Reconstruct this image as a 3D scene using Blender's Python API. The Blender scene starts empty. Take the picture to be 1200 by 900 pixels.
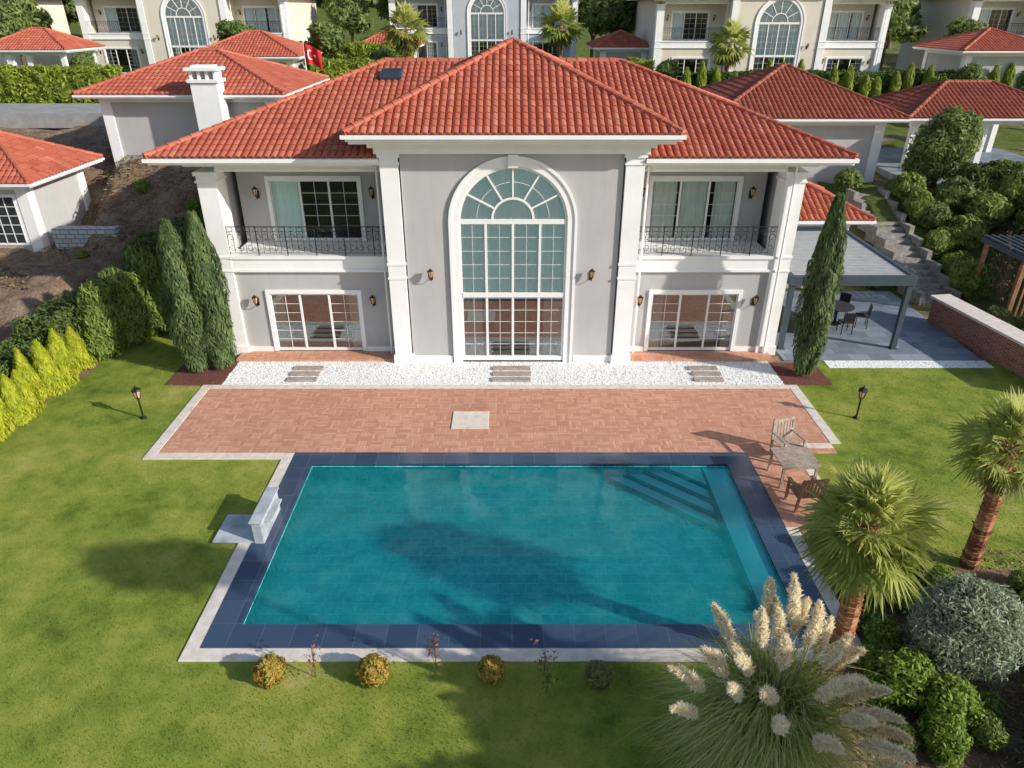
import bpy, math, random
import numpy as np
from mathutils import Vector, Matrix
random.seed(7)
RNG=np.random.default_rng(11)
S=bpy.context.scene
COL=S.collection
S.view_settings.view_transform='Standard'
S.view_settings.look='None'
S.view_settings.exposure=0

# ------------------------------------------------------------------ materials
def newmat(name):
    m=bpy.data.materials.new(name); m.use_nodes=True
    nt=m.node_tree; nt.nodes.clear()
    out=nt.nodes.new('ShaderNodeOutputMaterial')
    return m,nt,out
def N(nt,t,**kw):
    n=nt.nodes.new(t)
    for k,v in kw.items(): setattr(n,k,v)
    return n
def ramp(nt,fac,stops):
    r=N(nt,'ShaderNodeValToRGB')
    e=r.color_ramp.elements
    e[0].position=stops[0][0]; e[0].color=(*stops[0][1],1)
    e[1].position=stops[-1][0]; e[1].color=(*stops[-1][1],1)
    for p,c in stops[1:-1]:
        x=e.new(p); x.color=(*c,1)
    nt.links.new(fac,r.inputs[0]); return r.outputs[0]
def noise(nt,co,scale,detail=4,rough=.55):
    n=N(nt,'ShaderNodeTexNoise'); n.inputs['Scale'].default_value=scale
    n.inputs['Detail'].default_value=detail; n.inputs['Roughness'].default_value=rough
    nt.links.new(co,n.inputs['Vector']); return n.outputs['Fac']
def mix(nt,f,a,b,mode='MIX'):
    m=N(nt,'ShaderNodeMix',data_type='RGBA',blend_type=mode)
    for s,v in ((0,f),(6,a),(7,b)):
        if hasattr(v,'is_linked') or hasattr(v,'links'): nt.links.new(v,m.inputs[s])
        elif s==0: m.inputs[0].default_value=v
        else: m.inputs[s].default_value=(*v,1)
    return m.outputs[2]
def math_(nt,op,a,b=0.0):
    m=N(nt,'ShaderNodeMath',operation=op)
    for i,v in enumerate((a,b)):
        if hasattr(v,'links'): nt.links.new(v,m.inputs[i])
        else: m.inputs[i].default_value=v
    return m.outputs[0]
def objco(nt): return N(nt,'ShaderNodeTexCoord').outputs['Object']
def geoco(nt): return N(nt,'ShaderNodeNewGeometry').outputs['Position']
def tone(nt):
    a=N(nt,'ShaderNodeAttribute',attribute_name='tone'); return a.outputs['Fac']
def bsdf(nt,out,col,rough=.7,bump=None,bs=.3,bd=.02,metal=0,spec=.4,coat=0):
    b=N(nt,'ShaderNodeBsdfPrincipled')
    if hasattr(col,'links'): nt.links.new(col,b.inputs['Base Color'])
    else: b.inputs['Base Color'].default_value=(*col,1)
    if hasattr(rough,'links'): nt.links.new(rough,b.inputs['Roughness'])
    else: b.inputs['Roughness'].default_value=rough
    b.inputs['Metallic'].default_value=metal
    b.inputs['Specular IOR Level'].default_value=spec
    if bump is not None:
        bp=N(nt,'ShaderNodeBump'); bp.inputs['Strength'].default_value=bs; bp.inputs['Distance'].default_value=bd
        nt.links.new(bump,bp.inputs['Height']); nt.links.new(bp.outputs[0],b.inputs['Normal'])
    nt.links.new(b.outputs[0],out.inputs[0]); return b
def simple(name,c1,c2,scale=3,rough=.7,bs=.2,bscale=40,metal=0,bd=.01,world=False,spec=.4):
    m,nt,out=newmat(name); co=geoco(nt) if world else objco(nt)
    f=noise(nt,co,scale,6,.6)
    c=ramp(nt,f,[(.3,c1),(.7,c2)])
    bsdf(nt,out,c,rough,noise(nt,co,bscale,3),bs,bd,metal,spec)
    return m
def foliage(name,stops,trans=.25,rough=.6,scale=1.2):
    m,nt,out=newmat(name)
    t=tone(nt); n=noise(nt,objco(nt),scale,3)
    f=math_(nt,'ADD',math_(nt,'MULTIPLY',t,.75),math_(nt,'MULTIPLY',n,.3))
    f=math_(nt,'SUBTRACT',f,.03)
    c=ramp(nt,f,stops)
    b=bsdf(nt,out,c,rough,spec=.25)
    if trans>0:
        tr=N(nt,'ShaderNodeBsdfTranslucent'); nt.links.new(c,tr.inputs[0])
        mx=N(nt,'ShaderNodeMixShader'); mx.inputs[0].default_value=trans
        nt.links.new(b.outputs[0],mx.inputs[1]); nt.links.new(tr.outputs[0],mx.inputs[2])
        nt.links.new(mx.outputs[0],out.inputs[0])
    return m

M={}
def m_wall(name,c1,c2):
    m,nt,out=newmat(name); co=objco(nt)
    f=noise(nt,co,.7,6,.6); c=ramp(nt,f,[(.3,c1),(.7,c2)])
    mp=N(nt,'ShaderNodeMapping'); nt.links.new(co,mp.inputs[0]); mp.inputs['Scale'].default_value=(5,5,.35)
    st=ramp(nt,noise(nt,mp.outputs[0],1.0,5,.6),[(.5,(0,0,0)),(.8,(.22,.22,.22))])
    c=mix(nt,st,c,tuple(v*.72 for v in c1))
    bsdf(nt,out,c,.88,noise(nt,co,110,3),.18,.004); return m
M['wall']=m_wall('grey_render',(.445,.43,.42),(.505,.49,.48))
M['wallblue']=m_wall('blue_grey_render',(.44,.48,.52),(.50,.54,.58))
M['wallbeige']=m_wall('beige_render',(.66,.60,.50),(.74,.67,.56))
M['trim']=simple('white_trim',(.83,.82,.80),(.90,.89,.88),1.5,.6,.1,60,bd=.003)
M['frame']=simple('white_frame',(.8,.79,.77),(.86,.85,.84),2,.4,.02,50)
M['travertine']=simple('travertine',(.60,.52,.44),(.80,.73,.65),5,.7,.3,60,world=True,bd=.004)
M['marble']=simple('marble',(.27,.31,.35),(.58,.61,.64),2.5,.35,.05,30,world=True)
M['iron']=simple('black_iron',(.015,.015,.015),(.035,.033,.03),6,.45,.1,60,metal=.4)
M['metal']=simple('grey_metal',(.040,.06,.08),(.055,.078,.10),3,.5,.05,60)
M['louvre']=simple('louvre_metal',(.34,.35,.36),(.44,.45,.46),3,.5,.05,60)
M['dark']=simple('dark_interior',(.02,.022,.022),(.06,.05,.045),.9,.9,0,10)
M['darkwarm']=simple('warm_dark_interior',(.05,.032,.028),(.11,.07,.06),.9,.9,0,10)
M['curtainbeige']=simple('beige_curtain',(.68,.72,.62),(.82,.84,.76),2,.9,.05,30)
M['curtainwhite']=simple('white_curtain',(.78,.82,.81),(.88,.91,.90),2,.9,.05,30)
def m_curtain():
    m,nt,out=newmat('pale_mint_curtain'); co=objco(nt)
    c=ramp(nt,noise(nt,co,2,4),[(.3,(.84,.96,.91)),(.7,(.93,.99,.96))])
    b=bsdf(nt,out,c,.9); return m
M['curtain']=m_curtain()
M['lampglass']=simple('amber_glass',(.55,.33,.16),(.7,.45,.25),6,.25,0,10)
M['white']=simple('white_plastic',(.75,.76,.76),(.82,.82,.82),4,.35,0,10)
M['bark']=simple('bark',(.07,.05,.035),(.18,.13,.09),8,.9,.8,25,bd=.03)
M['mulch']=simple('mulch',(.10,.035,.025),(.25,.09,.065),14,.95,.9,60,world=True,bd=.03)
M['cushion']=simple('dark_cushion',(.02,.022,.03),(.05,.05,.06),6,.8,.1,80)
M['asphalt']=simple('asphalt',(.25,.245,.24),(.38,.37,.36),1.5,.9,.3,60,world=True)
M['stone']=simple('stone_step',(.16,.15,.14),(.38,.35,.32),5,.85,.5,30,world=True,bd=.02)
M['plank']=simple('plank_step',(.26,.20,.17),(.48,.40,.35),6,.85,.4,40,world=True,bd=.01)
M['solar']=simple('roof_window_glass',(.02,.025,.03),(.04,.05,.06),2,.12,0,10)
M['flagred']=simple('flag_red',(.62,.01,.015),(.7,.015,.02),2,.8,0,10)
M['flagwhite']=simple('flag_white',(.8,.8,.8),(.85,.85,.85),2,.8,0,10)
M['wood']=simple('weathered_wood',(.28,.21,.16),(.50,.41,.34),9,.8,.4,50,bd=.005)
M['woodred']=simple('brown_wood',(.22,.10,.05),(.36,.19,.11),9,.75,.4,50,bd=.005)
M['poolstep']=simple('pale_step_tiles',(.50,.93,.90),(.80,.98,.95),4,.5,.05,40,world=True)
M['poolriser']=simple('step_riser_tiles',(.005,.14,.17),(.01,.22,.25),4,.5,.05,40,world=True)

def m_gravel():
    m,nt,out=newmat('white_gravel'); co=geoco(nt)
    v=N(nt,'ShaderNodeTexVoronoi'); v.inputs['Scale'].default_value=15; nt.links.new(co,v.inputs['Vector'])
    c=ramp(nt,v.outputs['Distance'],[(.15,(.96,.96,.95)),(.55,(.90,.89,.88)),(.8,(.50,.48,.46))])
    c=mix(nt,math_(nt,'MULTIPLY',noise(nt,co,1.5,5),.15),c,(.72,.69,.64))
    h=math_(nt,'SUBTRACT',1.0,v.outputs['Distance'])
    bsdf(nt,out,c,.8,h,.45,.02); return m
M['gravel']=m_gravel()

def m_tiles(name,k):
    m,nt,out=newmat(name); co=objco(nt)
    t=tone(nt); n=noise(nt,co,.7,5); n2=noise(nt,co,9,4)
    f=math_(nt,'ADD',math_(nt,'MULTIPLY',t,.6),math_(nt,'MULTIPLY',n,.4))
    q=lambda c:tuple(v*k for v in c)
    c=ramp(nt,f,[(.12,q((.30,.064,.038))),(.4,q((.42,.103,.060))),(.6,q((.475,.135,.080))),(.85,q((.57,.21,.14)))])
    c=mix(nt,math_(nt,'MULTIPLY',n2,.22),c,q((.30,.085,.055)))
    c=mix(nt,ramp(nt,noise(nt,co,1.4,6,.7),[(.52,(0,0,0)),(.78,(.25,.25,.25))]),c,q((.22,.10,.075)))
    bsdf(nt,out,c,.72,noise(nt,co,30,3),.25,.01,spec=.25); return m
M['tiles']=m_tiles('terracotta_roof_tiles',1.0)
M['tilesdark']=m_tiles('maroon_roof_tiles',.68)

def m_paver():
    m,nt,out=newmat('terracotta_pavers'); co=geoco(nt)
    mp=N(nt,'ShaderNodeMapping'); nt.links.new(co,mp.inputs[0]); mp.inputs['Location'].default_value=(.1,.05,.3)
    mp2=N(nt,'ShaderNodeMapping'); nt.links.new(co,mp2.inputs[0]); mp2.inputs['Rotation'].default_value=(0,0,math.pi/2); mp2.inputs['Location'].default_value=(.05,.1,.3)
    def br(v):
        b=N(nt,'ShaderNodeTexBrick',offset=0.0,squash=1.0); nt.links.new(v,b.inputs['Vector'])
        b.inputs['Scale'].default_value=1; b.inputs['Brick Width'].default_value=.36; b.inputs['Row Height'].default_value=.09
        b.inputs['Mortar Size'].default_value=.008; b.inputs['Mortar Smooth'].default_value=.3; b.inputs['Bias'].default_value=0
        b.inputs['Color1'].default_value=(.47,.175,.10,1); b.inputs['Color2'].default_value=(.70,.36,.23,1)
        b.inputs['Mortar'].default_value=(.38,.22,.15,1); return b
    a=br(mp.outputs[0]); b=br(mp2.outputs[0])
    ck=N(nt,'ShaderNodeTexChecker'); ck.inputs['Scale'].default_value=1/.36; nt.links.new(mp.outputs[0],ck.inputs[0])
    fac=ck.outputs['Fac']
    c=mix(nt,fac,a.outputs['Color'],b.outputs['Color'])
    c=mix(nt,math_(nt,'MULTIPLY',noise(nt,co,.9,6,.65),.5),c,(.70,.40,.28))
    c=mix(nt,ramp(nt,noise(nt,co,.35,5),[(.45,(0,0,0)),(.75,(.4,.4,.4))]),c,(.38,.18,.12))
    h=math_(nt,'ADD',math_(nt,'MULTIPLY',a.outputs['Fac'],math_(nt,'SUBTRACT',1.0,fac)),math_(nt,'MULTIPLY',b.outputs['Fac'],fac))
    h=math_(nt,'SUBTRACT',1.0,h)
    bsdf(nt,out,c,.75,h,.6,.012); return m
M['paver']=m_paver()

def m_brick(name,c1,c2,mo,w,h,ms,rough=.6,off=.5,nz=.3,nc=(.1,.1,.1),vert=False,bs=.5,spec=.4,nscale=3):
    m,nt,out=newmat(name); co=geoco(nt)
    if vert:
        sp=N(nt,'ShaderNodeSeparateXYZ'); nt.links.new(co,sp.inputs[0])
        cb=N(nt,'ShaderNodeCombineXYZ')
        nt.links.new(math_(nt,'ADD',sp.outputs[0],sp.outputs[1]),cb.inputs[0]); nt.links.new(sp.outputs[2],cb.inputs[1]); v=cb.outputs[0]
    else: v=co
    b=N(nt,'ShaderNodeTexBrick',offset=off); nt.links.new(v,b.inputs['Vector'])
    b.inputs['Scale'].default_value=1; b.inputs['Brick Width'].default_value=w; b.inputs['Row Height'].default_value=h
    b.inputs['Mortar Size'].default_value=ms; b.inputs['Mortar Smooth'].default_value=.2
    b.inputs['Color1'].default_value=(*c1,1); b.inputs['Color2'].default_value=(*c2,1); b.inputs['Mortar'].default_value=(*mo,1)
    c=mix(nt,math_(nt,'MULTIPLY',noise(nt,co,nscale,6,.65),nz),b.outputs['Color'],nc)
    bsdf(nt,out,c,rough,math_(nt,'SUBTRACT',1.0,b.outputs['Fac']),bs,.008,spec=spec); return m
M['coping']=m_brick('slate_coping',(.022,.045,.095),(.050,.085,.15),(.10,.13,.16),.62,.61,.008,.17,0,.4,(.09,.12,.17),spec=.7)
M['patio']=m_brick('patio_stone',(.10,.135,.18),(.25,.30,.35),(.10,.11,.12),.75,.5,.014,.6,.5,.55,(.34,.38,.42),nscale=2)
M['redbrick']=m_brick('red_brick',(.25,.06,.035),(.42,.14,.08),(.36,.32,.28),.24,.08,.010,.8,.5,.3,(.12,.05,.04),vert=True)
M['block']=m_brick('concrete_block',(.45,.45,.45),(.6,.6,.6),(.12,.12,.12),.4,.2,.02,.85,.5,.3,(.3,.3,.3),vert=True)

def m_pool():
    m,nt,out=newmat('pool_tiles'); co=geoco(nt)
    b=N(nt,'ShaderNodeTexBrick',offset=.5); nt.links.new(co,b.inputs['Vector'])
    b.inputs['Scale'].default_value=1; b.inputs['Brick Width'].default_value=.62; b.inputs['Row Height'].default_value=.31
    b.inputs['Mortar Size'].default_value=.013; b.inputs['Color1'].default_value=(.02,.46,.47,1); b.inputs['Color2'].default_value=(.16,.80,.76,1); b.inputs['Mortar'].default_value=(.42,.95,.90,1)
    c=mix(nt,ramp(nt,noise(nt,co,3.2,8,.72),[(.46,(0,0,0)),(.62,(.7,.7,.7))]),b.outputs['Color'],(.62,.99,.95))
    c=mix(nt,ramp(nt,noise(nt,co,5.5,8,.78),[(.38,(.7,.7,.7)),(.52,(0,0,0))]),c,(.01,.33,.38))
    bsdf(nt,out,c,.5); return m
M['pool']=m_pool()
def m_water():
    m,nt,out=newmat('pool_water'); co=geoco(nt)
    tr=N(nt,'ShaderNodeBsdfTransparent'); tr.inputs[0].default_value=(.60,.985,.98,1)
    df=N(nt,'ShaderNodeBsdfDiffuse')
    v=noise(nt,co,1.3,4,.6)
    c=ramp(nt,v,[(.36,(.01,.62,.64)),(.52,(.03,.74,.75)),(.66,(.10,.86,.84))])
    nt.links.new(c,df.inputs[0])
    m1=N(nt,'ShaderNodeMixShader'); m1.inputs[0].default_value=.19
    nt.links.new(tr.outputs[0],m1.inputs[1]); nt.links.new(df.outputs[0],m1.inputs[2])
    gl=N(nt,'ShaderNodeBsdfGlossy'); gl.inputs['Roughness'].default_value=.02
    fr=N(nt,'ShaderNodeFresnel'); fr.inputs[0].default_value=1.38
    bp=N(nt,'ShaderNodeBump'); bp.inputs['Strength'].default_value=.09; bp.inputs['Distance'].default_value=.05
    nt.links.new(noise(nt,co,3.5,3),bp.inputs['Height'])
    nt.links.new(bp.outputs[0],gl.inputs['Normal']); nt.links.new(bp.outputs[0],fr.inputs['Normal'])
    m2=N(nt,'ShaderNodeMixShader'); nt.links.new(fr.outputs[0],m2.inputs[0])
    nt.links.new(m1.outputs[0],m2.inputs[1]); nt.links.new(gl.outputs[0],m2.inputs[2])
    nt.links.new(m2.outputs[0],out.inputs[0]); return m
M['water']=m_water()
def m_glass(name,tint,refl):
    m,nt,out=newmat(name)
    tr=N(nt,'ShaderNodeBsdfTransparent'); tr.inputs[0].default_value=(*tint,1)
    gl=N(nt,'ShaderNodeBsdfGlossy'); gl.inputs['Roughness'].default_value=.015; gl.inputs[0].default_value=(.9,.95,.95,1)
    fr=N(nt,'ShaderNodeFresnel'); fr.inputs[0].default_value=1.5
    f=math_(nt,'ADD',fr.outputs[0],refl)
    m2=N(nt,'ShaderNodeMixShader'); nt.links.new(f,m2.inputs[0])
    nt.links.new(tr.outputs[0],m2.inputs[1]); nt.links.new(gl.outputs[0],m2.inputs[2])
    nt.links.new(m2.outputs[0],out.inputs[0]); return m
M['glass']=m_glass('window_glass',(.97,.995,.985),.0)
M['glassr']=m_glass('reflective_glass',(.66,.68,.68),.24)

def m_grass():
    m,nt,out=newmat('lawn_grass'); co=geoco(nt)
    a=noise(nt,co,.4,5); b=noise(nt,co,1.6,6,.65); c=noise(nt,co,60,3,.7)
    f=math_(nt,'ADD',math_(nt,'ADD',math_(nt,'MULTIPLY',a,.55),math_(nt,'MULTIPLY',b,.35)),math_(nt,'MULTIPLY',c,.12))
    col=ramp(nt,f,[(.36,(.10,.15,.02)),(.47,(.20,.255,.038)),(.58,(.30,.325,.058)),(.68,(.41,.37,.12))])
    bsdf(nt,out,col,.9,c,.4,.02,spec=.15); return m
M['grass']=m_grass()
def m_blade():
    m,nt,out=newmat('grass_blades'); co=geoco(nt)
    a=noise(nt,co,.4,5); b=noise(nt,co,1.6,6,.65)
    f=math_(nt,'ADD',math_(nt,'ADD',math_(nt,'MULTIPLY',a,.55),math_(nt,'MULTIPLY',b,.3)),math_(nt,'MULTIPLY',tone(nt),.18))
    col=ramp(nt,f,[(.36,(.11,.17,.02)),(.47,(.23,.30,.042)),(.58,(.33,.36,.066)),(.70,(.47,.43,.14))])
    bb=bsdf(nt,out,col,.7,spec=.2)
    tr=N(nt,'ShaderNodeBsdfTranslucent'); nt.links.new(col,tr.inputs[0])
    mx=N(nt,'ShaderNodeMixShader'); mx.inputs[0].default_value=.4
    nt.links.new(bb.outputs[0],mx.inputs[1]); nt.links.new(tr.outputs[0],mx.inputs[2]); nt.links.new(mx.outputs[0],out.inputs[0]); return m
M['blade']=m_blade()
def m_ground():
    m,nt,out=newmat('earth_and_rough_grass'); co=geoco(nt)
    n=noise(nt,co,1.3,8,.7); n2=noise(nt,co,9,6,.75); n3=noise(nt,co,.25,4)
    soil=ramp(nt,math_(nt,'ADD',math_(nt,'MULTIPLY',n,.55),math_(nt,'MULTIPLY',n2,.45)),[(.34,(.14,.09,.06)),(.5,(.31,.21,.14)),(.66,(.52,.40,.30))])
    gr=ramp(nt,math_(nt,'ADD',math_(nt,'MULTIPLY',n,.5),math_(nt,'MULTIPLY',n2,.5)),[(.3,(.05,.08,.02)),(.55,(.15,.19,.045)),(.75,(.28,.28,.11))])
    f=math_(nt,'ADD',tone(nt),math_(nt,'MULTIPLY',math_(nt,'SUBTRACT',n3,.5),1.1))
    f=math_(nt,'ADD',f,math_(nt,'MULTIPLY',math_(nt,'SUBTRACT',n2,.5),.8))
    f=ramp(nt,f,[(.4,(0,0,0)),(.6,(1,1,1))])
    c=mix(nt,f,soil,gr)
    bsdf(nt,out,c,.95,n2,1.0,.15,spec=.1); return m
M['ground']=m_ground()

F={}
F['cypress']=foliage('cypress_foliage',[(.1,(.02,.04,.016)),(.45,(.09,.145,.05)),(.8,(.21,.29,.10))],.35)
F['hedge']=foliage('hedge_foliage',[(.1,(.025,.04,.012)),(.45,(.095,.15,.038)),(.8,(.22,.29,.075))],.38)
F['conifer']=foliage('green_conifer_foliage',[(.1,(.045,.075,.016)),(.45,(.16,.23,.048)),(.8,(.32,.40,.095))],.38)
F['yellow']=foliage('golden_conifer_foliage',[(.1,(.16,.20,.02)),(.45,(.42,.47,.03)),(.8,(.66,.64,.07))],.4)
F['yhedge']=foliage('yellow_green_hedge',[(.1,(.08,.11,.015)),(.45,(.26,.33,.04)),(.8,(.48,.52,.08))],.4)
F['tree']=foliage('tree_foliage',[(.1,(.035,.06,.02)),(.45,(.13,.19,.05)),(.8,(.29,.35,.11))],.38)
F['olive']=foliage('silver_foliage',[(.1,(.09,.12,.06)),(.45,(.25,.31,.19)),(.8,(.44,.50,.35))],.35)
F['shrub']=foliage('shrub_foliage',[(.1,(.035,.07,.01)),(.45,(.14,.24,.03)),(.8,(.30,.42,.07))],.35)
F['orange']=foliage('autumn_shrub_foliage',[(.1,(.12,.06,.015)),(.4,(.40,.21,.05)),(.6,(.52,.36,.07)),(.8,(.26,.28,.06))])
F['orange2']=foliage('fading_shrub_foliage',[(.1,(.10,.07,.02)),(.4,(.25,.19,.06)),(.6,(.30,.29,.10)),(.8,(.17,.20,.07))])
F['palm']=foliage('palm_foliage',[(.04,(.20,.13,.06)),(.2,(.17,.19,.04)),(.5,(.29,.35,.06)),(.85,(.60,.60,.20))],.45)
F['pampas']=foliage('pampas_leaves',[(.1,(.14,.21,.05)),(.4,(.36,.46,.12)),(.65,(.58,.61,.22)),(.85,(.78,.72,.40))],.45)
F['plume']=foliage('pampas_plume',[(.1,(.85,.66,.42)),(.5,(.96,.86,.64)),(.85,(.97,.94,.80))],.45)
F['twig']=foliage('bare_twigs',[(.1,(.16,.06,.04)),(.5,(.28,.13,.09)),(.85,(.38,.2,.15))],.1)
F['litter']=foliage('dry_leaf_litter',[(.1,(.10,.05,.03)),(.4,(.28,.16,.09)),(.65,(.42,.29,.18)),(.85,(.24,.27,.09))],.1)
F['ptrunk']=foliage('palm_fibre',[(.1,(.14,.055,.025)),(.5,(.38,.16,.08)),(.85,(.55,.29,.16))],0.0,.9,9)
F['pebble']=foliage('white_pebbles',[(.1,(.70,.69,.67)),(.4,(.92,.91,.90)),(.8,(.97,.97,.96))],0,.8)

# ------------------------------------------------------------------ mesh helpers
class MB:
    def __init__(s): s.v=[];s.f=[];s.t=[];s.m=[]
    def add(s,vs,fs,tone=.5,mi=0):
        o=len(s.v); s.v+=[tuple(p) for p in vs]; s.f+=[tuple(i+o for i in f) for f in fs]
        s.t+= list(tone) if hasattr(tone,'__len__') else [tone]*len(vs); s.m+=[mi]*len(fs)
    def box(s,x0,x1,y0,y1,z0,z1,tone=.5,mi=0):
        vs=[(x0,y0,z0),(x1,y0,z0),(x1,y1,z0),(x0,y1,z0),(x0,y0,z1),(x1,y0,z1),(x1,y1,z1),(x0,y1,z1)]
        s.add(vs,[(0,3,2,1),(4,5,6,7),(0,1,5,4),(1,2,6,5),(2,3,7,6),(3,0,4,7)],tone,mi)
    def obox(s,c,ax,ay,az,tone=.5,mi=0):
        c=Vector(c);ax=Vector(ax);ay=Vector(ay);az=Vector(az)
        vs=[c+sx*ax+sy*ay+sz*az for sz in(-1,1) for sx,sy in((-1,-1),(1,-1),(1,1),(-1,1))]
        s.add(vs,[(0,3,2,1),(4,5,6,7),(0,1,5,4),(1,2,6,5),(2,3,7,6),(3,0,4,7)],tone,mi)
    def bar(s,p0,p1,w,d,tone=.5,mi=0,up=(0,0,1)):
        p0=Vector(p0);p1=Vector(p1);a=p1-p0;l=a.length;a=a/l
        u=Vector(up)
        if abs(a.dot(u))>.95:u=Vector((0,1,0))
        b=a.cross(u).normalized();c=b.cross(a)
        s.obox((p0+p1)/2,a*l/2,b*w/2,c*d/2,tone,mi)
    def tube(s,pts,rs,n=8,tone=.5,mi=0,cap=True):
        pts=[Vector(p) for p in pts]
        if not hasattr(rs,'__len__'): rs=[rs]*len(pts)
        vs=[];fs=[]
        for i,p in enumerate(pts):
            d=(pts[min(i+1,len(pts)-1)]-pts[max(i-1,0)]).normalized()
            u=Vector((0,0,1)) if abs(d.z)<.9 else Vector((1,0,0))
            a=d.cross(u).normalized();b=a.cross(d)
            for k in range(n):
                t=2*math.pi*k/n; vs.append(p+rs[i]*(math.cos(t)*a+math.sin(t)*b))
        for i in range(len(pts)-1):
            for k in range(n):
                k2=(k+1)%n; fs.append((i*n+k,i*n+k2,(i+1)*n+k2,(i+1)*n+k))
        if cap: fs.append(tuple(range(n))); fs.append(tuple(range(len(vs)-n,len(vs))))
        s.add(vs,fs,tone,mi)
    def lathe(s,cx,cy,prof,n=16,tone=.5,mi=0):
        vs=[];fs=[]
        for r,z in prof:
            for k in range(n):
                t=2*math.pi*k/n; vs.append((cx+r*math.cos(t),cy+r*math.sin(t),z))
        for i in range(len(prof)-1):
            for k in range(n):
                k2=(k+1)%n; fs.append((i*n+k,i*n+k2,(i+1)*n+k2,(i+1)*n+k))
        s.add(vs,fs,tone,mi)
    def arc(s,cx,cz,r0,r1,a0,a1,y0,y1,n=24,mi=0):
        vs=[];fs=[]
        for i in range(n+1):
            a=a0+(a1-a0)*i/n;c,q=math.cos(a),math.sin(a)
            vs+=[(cx+r0*c,y0,cz+r0*q),(cx+r1*c,y0,cz+r1*q),(cx+r1*c,y1,cz+r1*q),(cx+r0*c,y1,cz+r0*q)]
        for i in range(n):
            o=4*i
            for k in range(4): fs.append((o+k,o+(k+1)%4,o+4+(k+1)%4,o+4+k))
        fs+=[(0,1,2,3),(4*n,4*n+1,4*n+2,4*n+3)]
        s.add(vs,fs,.5,mi)
    def mesh(s,name,mats,smooth=False):
        me=bpy.data.meshes.new(name); me.from_pydata(s.v,[],s.f)
        for m in mats: me.materials.append(m)
        at=me.attributes.new('tone','FLOAT','POINT'); at.data.foreach_set('value',np.array(s.t,dtype=np.float32))
        if len(mats)>1: me.polygons.foreach_set('material_index',s.m)
        if smooth: me.polygons.foreach_set('use_smooth',[True]*len(me.polygons))
        me.update(); return me
    def obj(s,name,mats,parent=None,smooth=False,bevel=0,loc=(0,0,0)):
        if not isinstance(mats,(list,tuple)): mats=[mats]
        o=bpy.data.objects.new(name,s.mesh(name,mats,smooth)); COL.objects.link(o)
        o.location=loc
        if parent: o.parent=parent
        if bevel:
            b=o.modifiers.new('bevel','BEVEL'); b.width=bevel; b.segments=2; b.limit_method='ANGLE'
        return o
def npmesh(name,V,Fq,T,mat,parent=None,loc=(0,0,0)):
    me=bpy.data.meshes.new(name); V=np.asarray(V,np.float32); Fq=np.asarray(Fq,np.int32)
    k=Fq.shape[1]
    me.vertices.add(len(V)); me.vertices.foreach_set('co',V.ravel())
    me.loops.add(Fq.size); me.loops.foreach_set('vertex_index',Fq.ravel())
    me.polygons.add(len(Fq)); me.polygons.foreach_set('loop_start',np.arange(0,Fq.size,k,dtype=np.int32))
    try: me.polygons.foreach_set('loop_total',np.full(len(Fq),k,np.int32))
    except Exception: pass
    me.update(calc_edges=True); me.validate()
    at=me.attributes.new('tone','FLOAT','POINT'); at.data.foreach_set('value',np.asarray(T,np.float32))
    me.materials.append(mat)
    o=bpy.data.objects.new(name,me); COL.objects.link(o); o.location=loc
    if parent:o.parent=parent
    return o
def thing(name,label,cat,loc=(0,0,0),rz=0,group=None):
    e=bpy.data.objects.new(name,None); e.empty_display_size=.2; COL.objects.link(e); e.location=loc; e.rotation_euler=(0,0,rz)
    e['label']=label;e['category']=cat
    if group:e['group']=group
    return e
def tag(o,label,cat,group=None):
    o['label']=label;o['category']=cat
    if group:o['group']=group
    return o
def struct(o): o['kind']='structure'; return o
def dup(src,loc,rz=0,sc=1,parent=None,label=None,top=True):
    n=src.copy(); COL.objects.link(n)
    if top:
        n.location=loc; n.rotation_euler=(0,0,rz); n.scale=(sc,sc,sc) if not hasattr(sc,'__len__') else sc
        if label:n['label']=label
    else: n.parent=parent
    for c in src.children: dup(c,None,parent=n,top=False)
    return n
def ss(t): t=np.clip(t,0,1); return t*t*(3-2*t)

# ---- foliage clouds
def unit(n):
    d=RNG.normal(size=(n,3)); return d/np.linalg.norm(d,axis=1)[:,None]
def quads(P,Nn,size,elong,along=None):
    n=len(P); r=unit(n)
    if along is not None: r=r*.45+along
    T=r-(r*Nn).sum(1)[:,None]*Nn; T/=np.linalg.norm(T,axis=1)[:,None]+1e-9
    B=np.cross(Nn,T); s=(size*(.6+.8*RNG.random(n)))[:,None]
    V=np.stack([P-T*s*elong,P-B*s*.5+T*s*.15,P+T*s*elong,P+B*s*.5+T*s*.15],1).reshape(-1,3)
    Fq=np.arange(4*n).reshape(n,4); return V,Fq
def clump(P,s): return .5+.5*np.sin(P[:,0]*2.1/s+1.3)*np.sin(P[:,1]*2.7/s+.4)*np.sin(P[:,2]*2.4/s+2.1)+.0
def usphere(c,r,n=14,m=9):
    V=[];Fq=[]
    for i in range(m+1):
        ph=math.pi*(.03+.94*i/m)
        for k in range(n):
            t=2*math.pi*k/n; w=1+.12*math.sin(3*t+i)+.08*math.sin(5*t-2*i)
            V.append((c[0]+r[0]*w*math.sin(ph)*math.cos(t),c[1]+r[1]*w*math.sin(ph)*math.sin(t),c[2]+r[2]*w*math.cos(ph)))
    for i in range(m):
        for k in range(n): Fq.append((i*n+k,i*n+(k+1)%n,(i+1)*n+(k+1)%n,(i+1)*n+k))
    return np.array(V),np.array(Fq)
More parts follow.
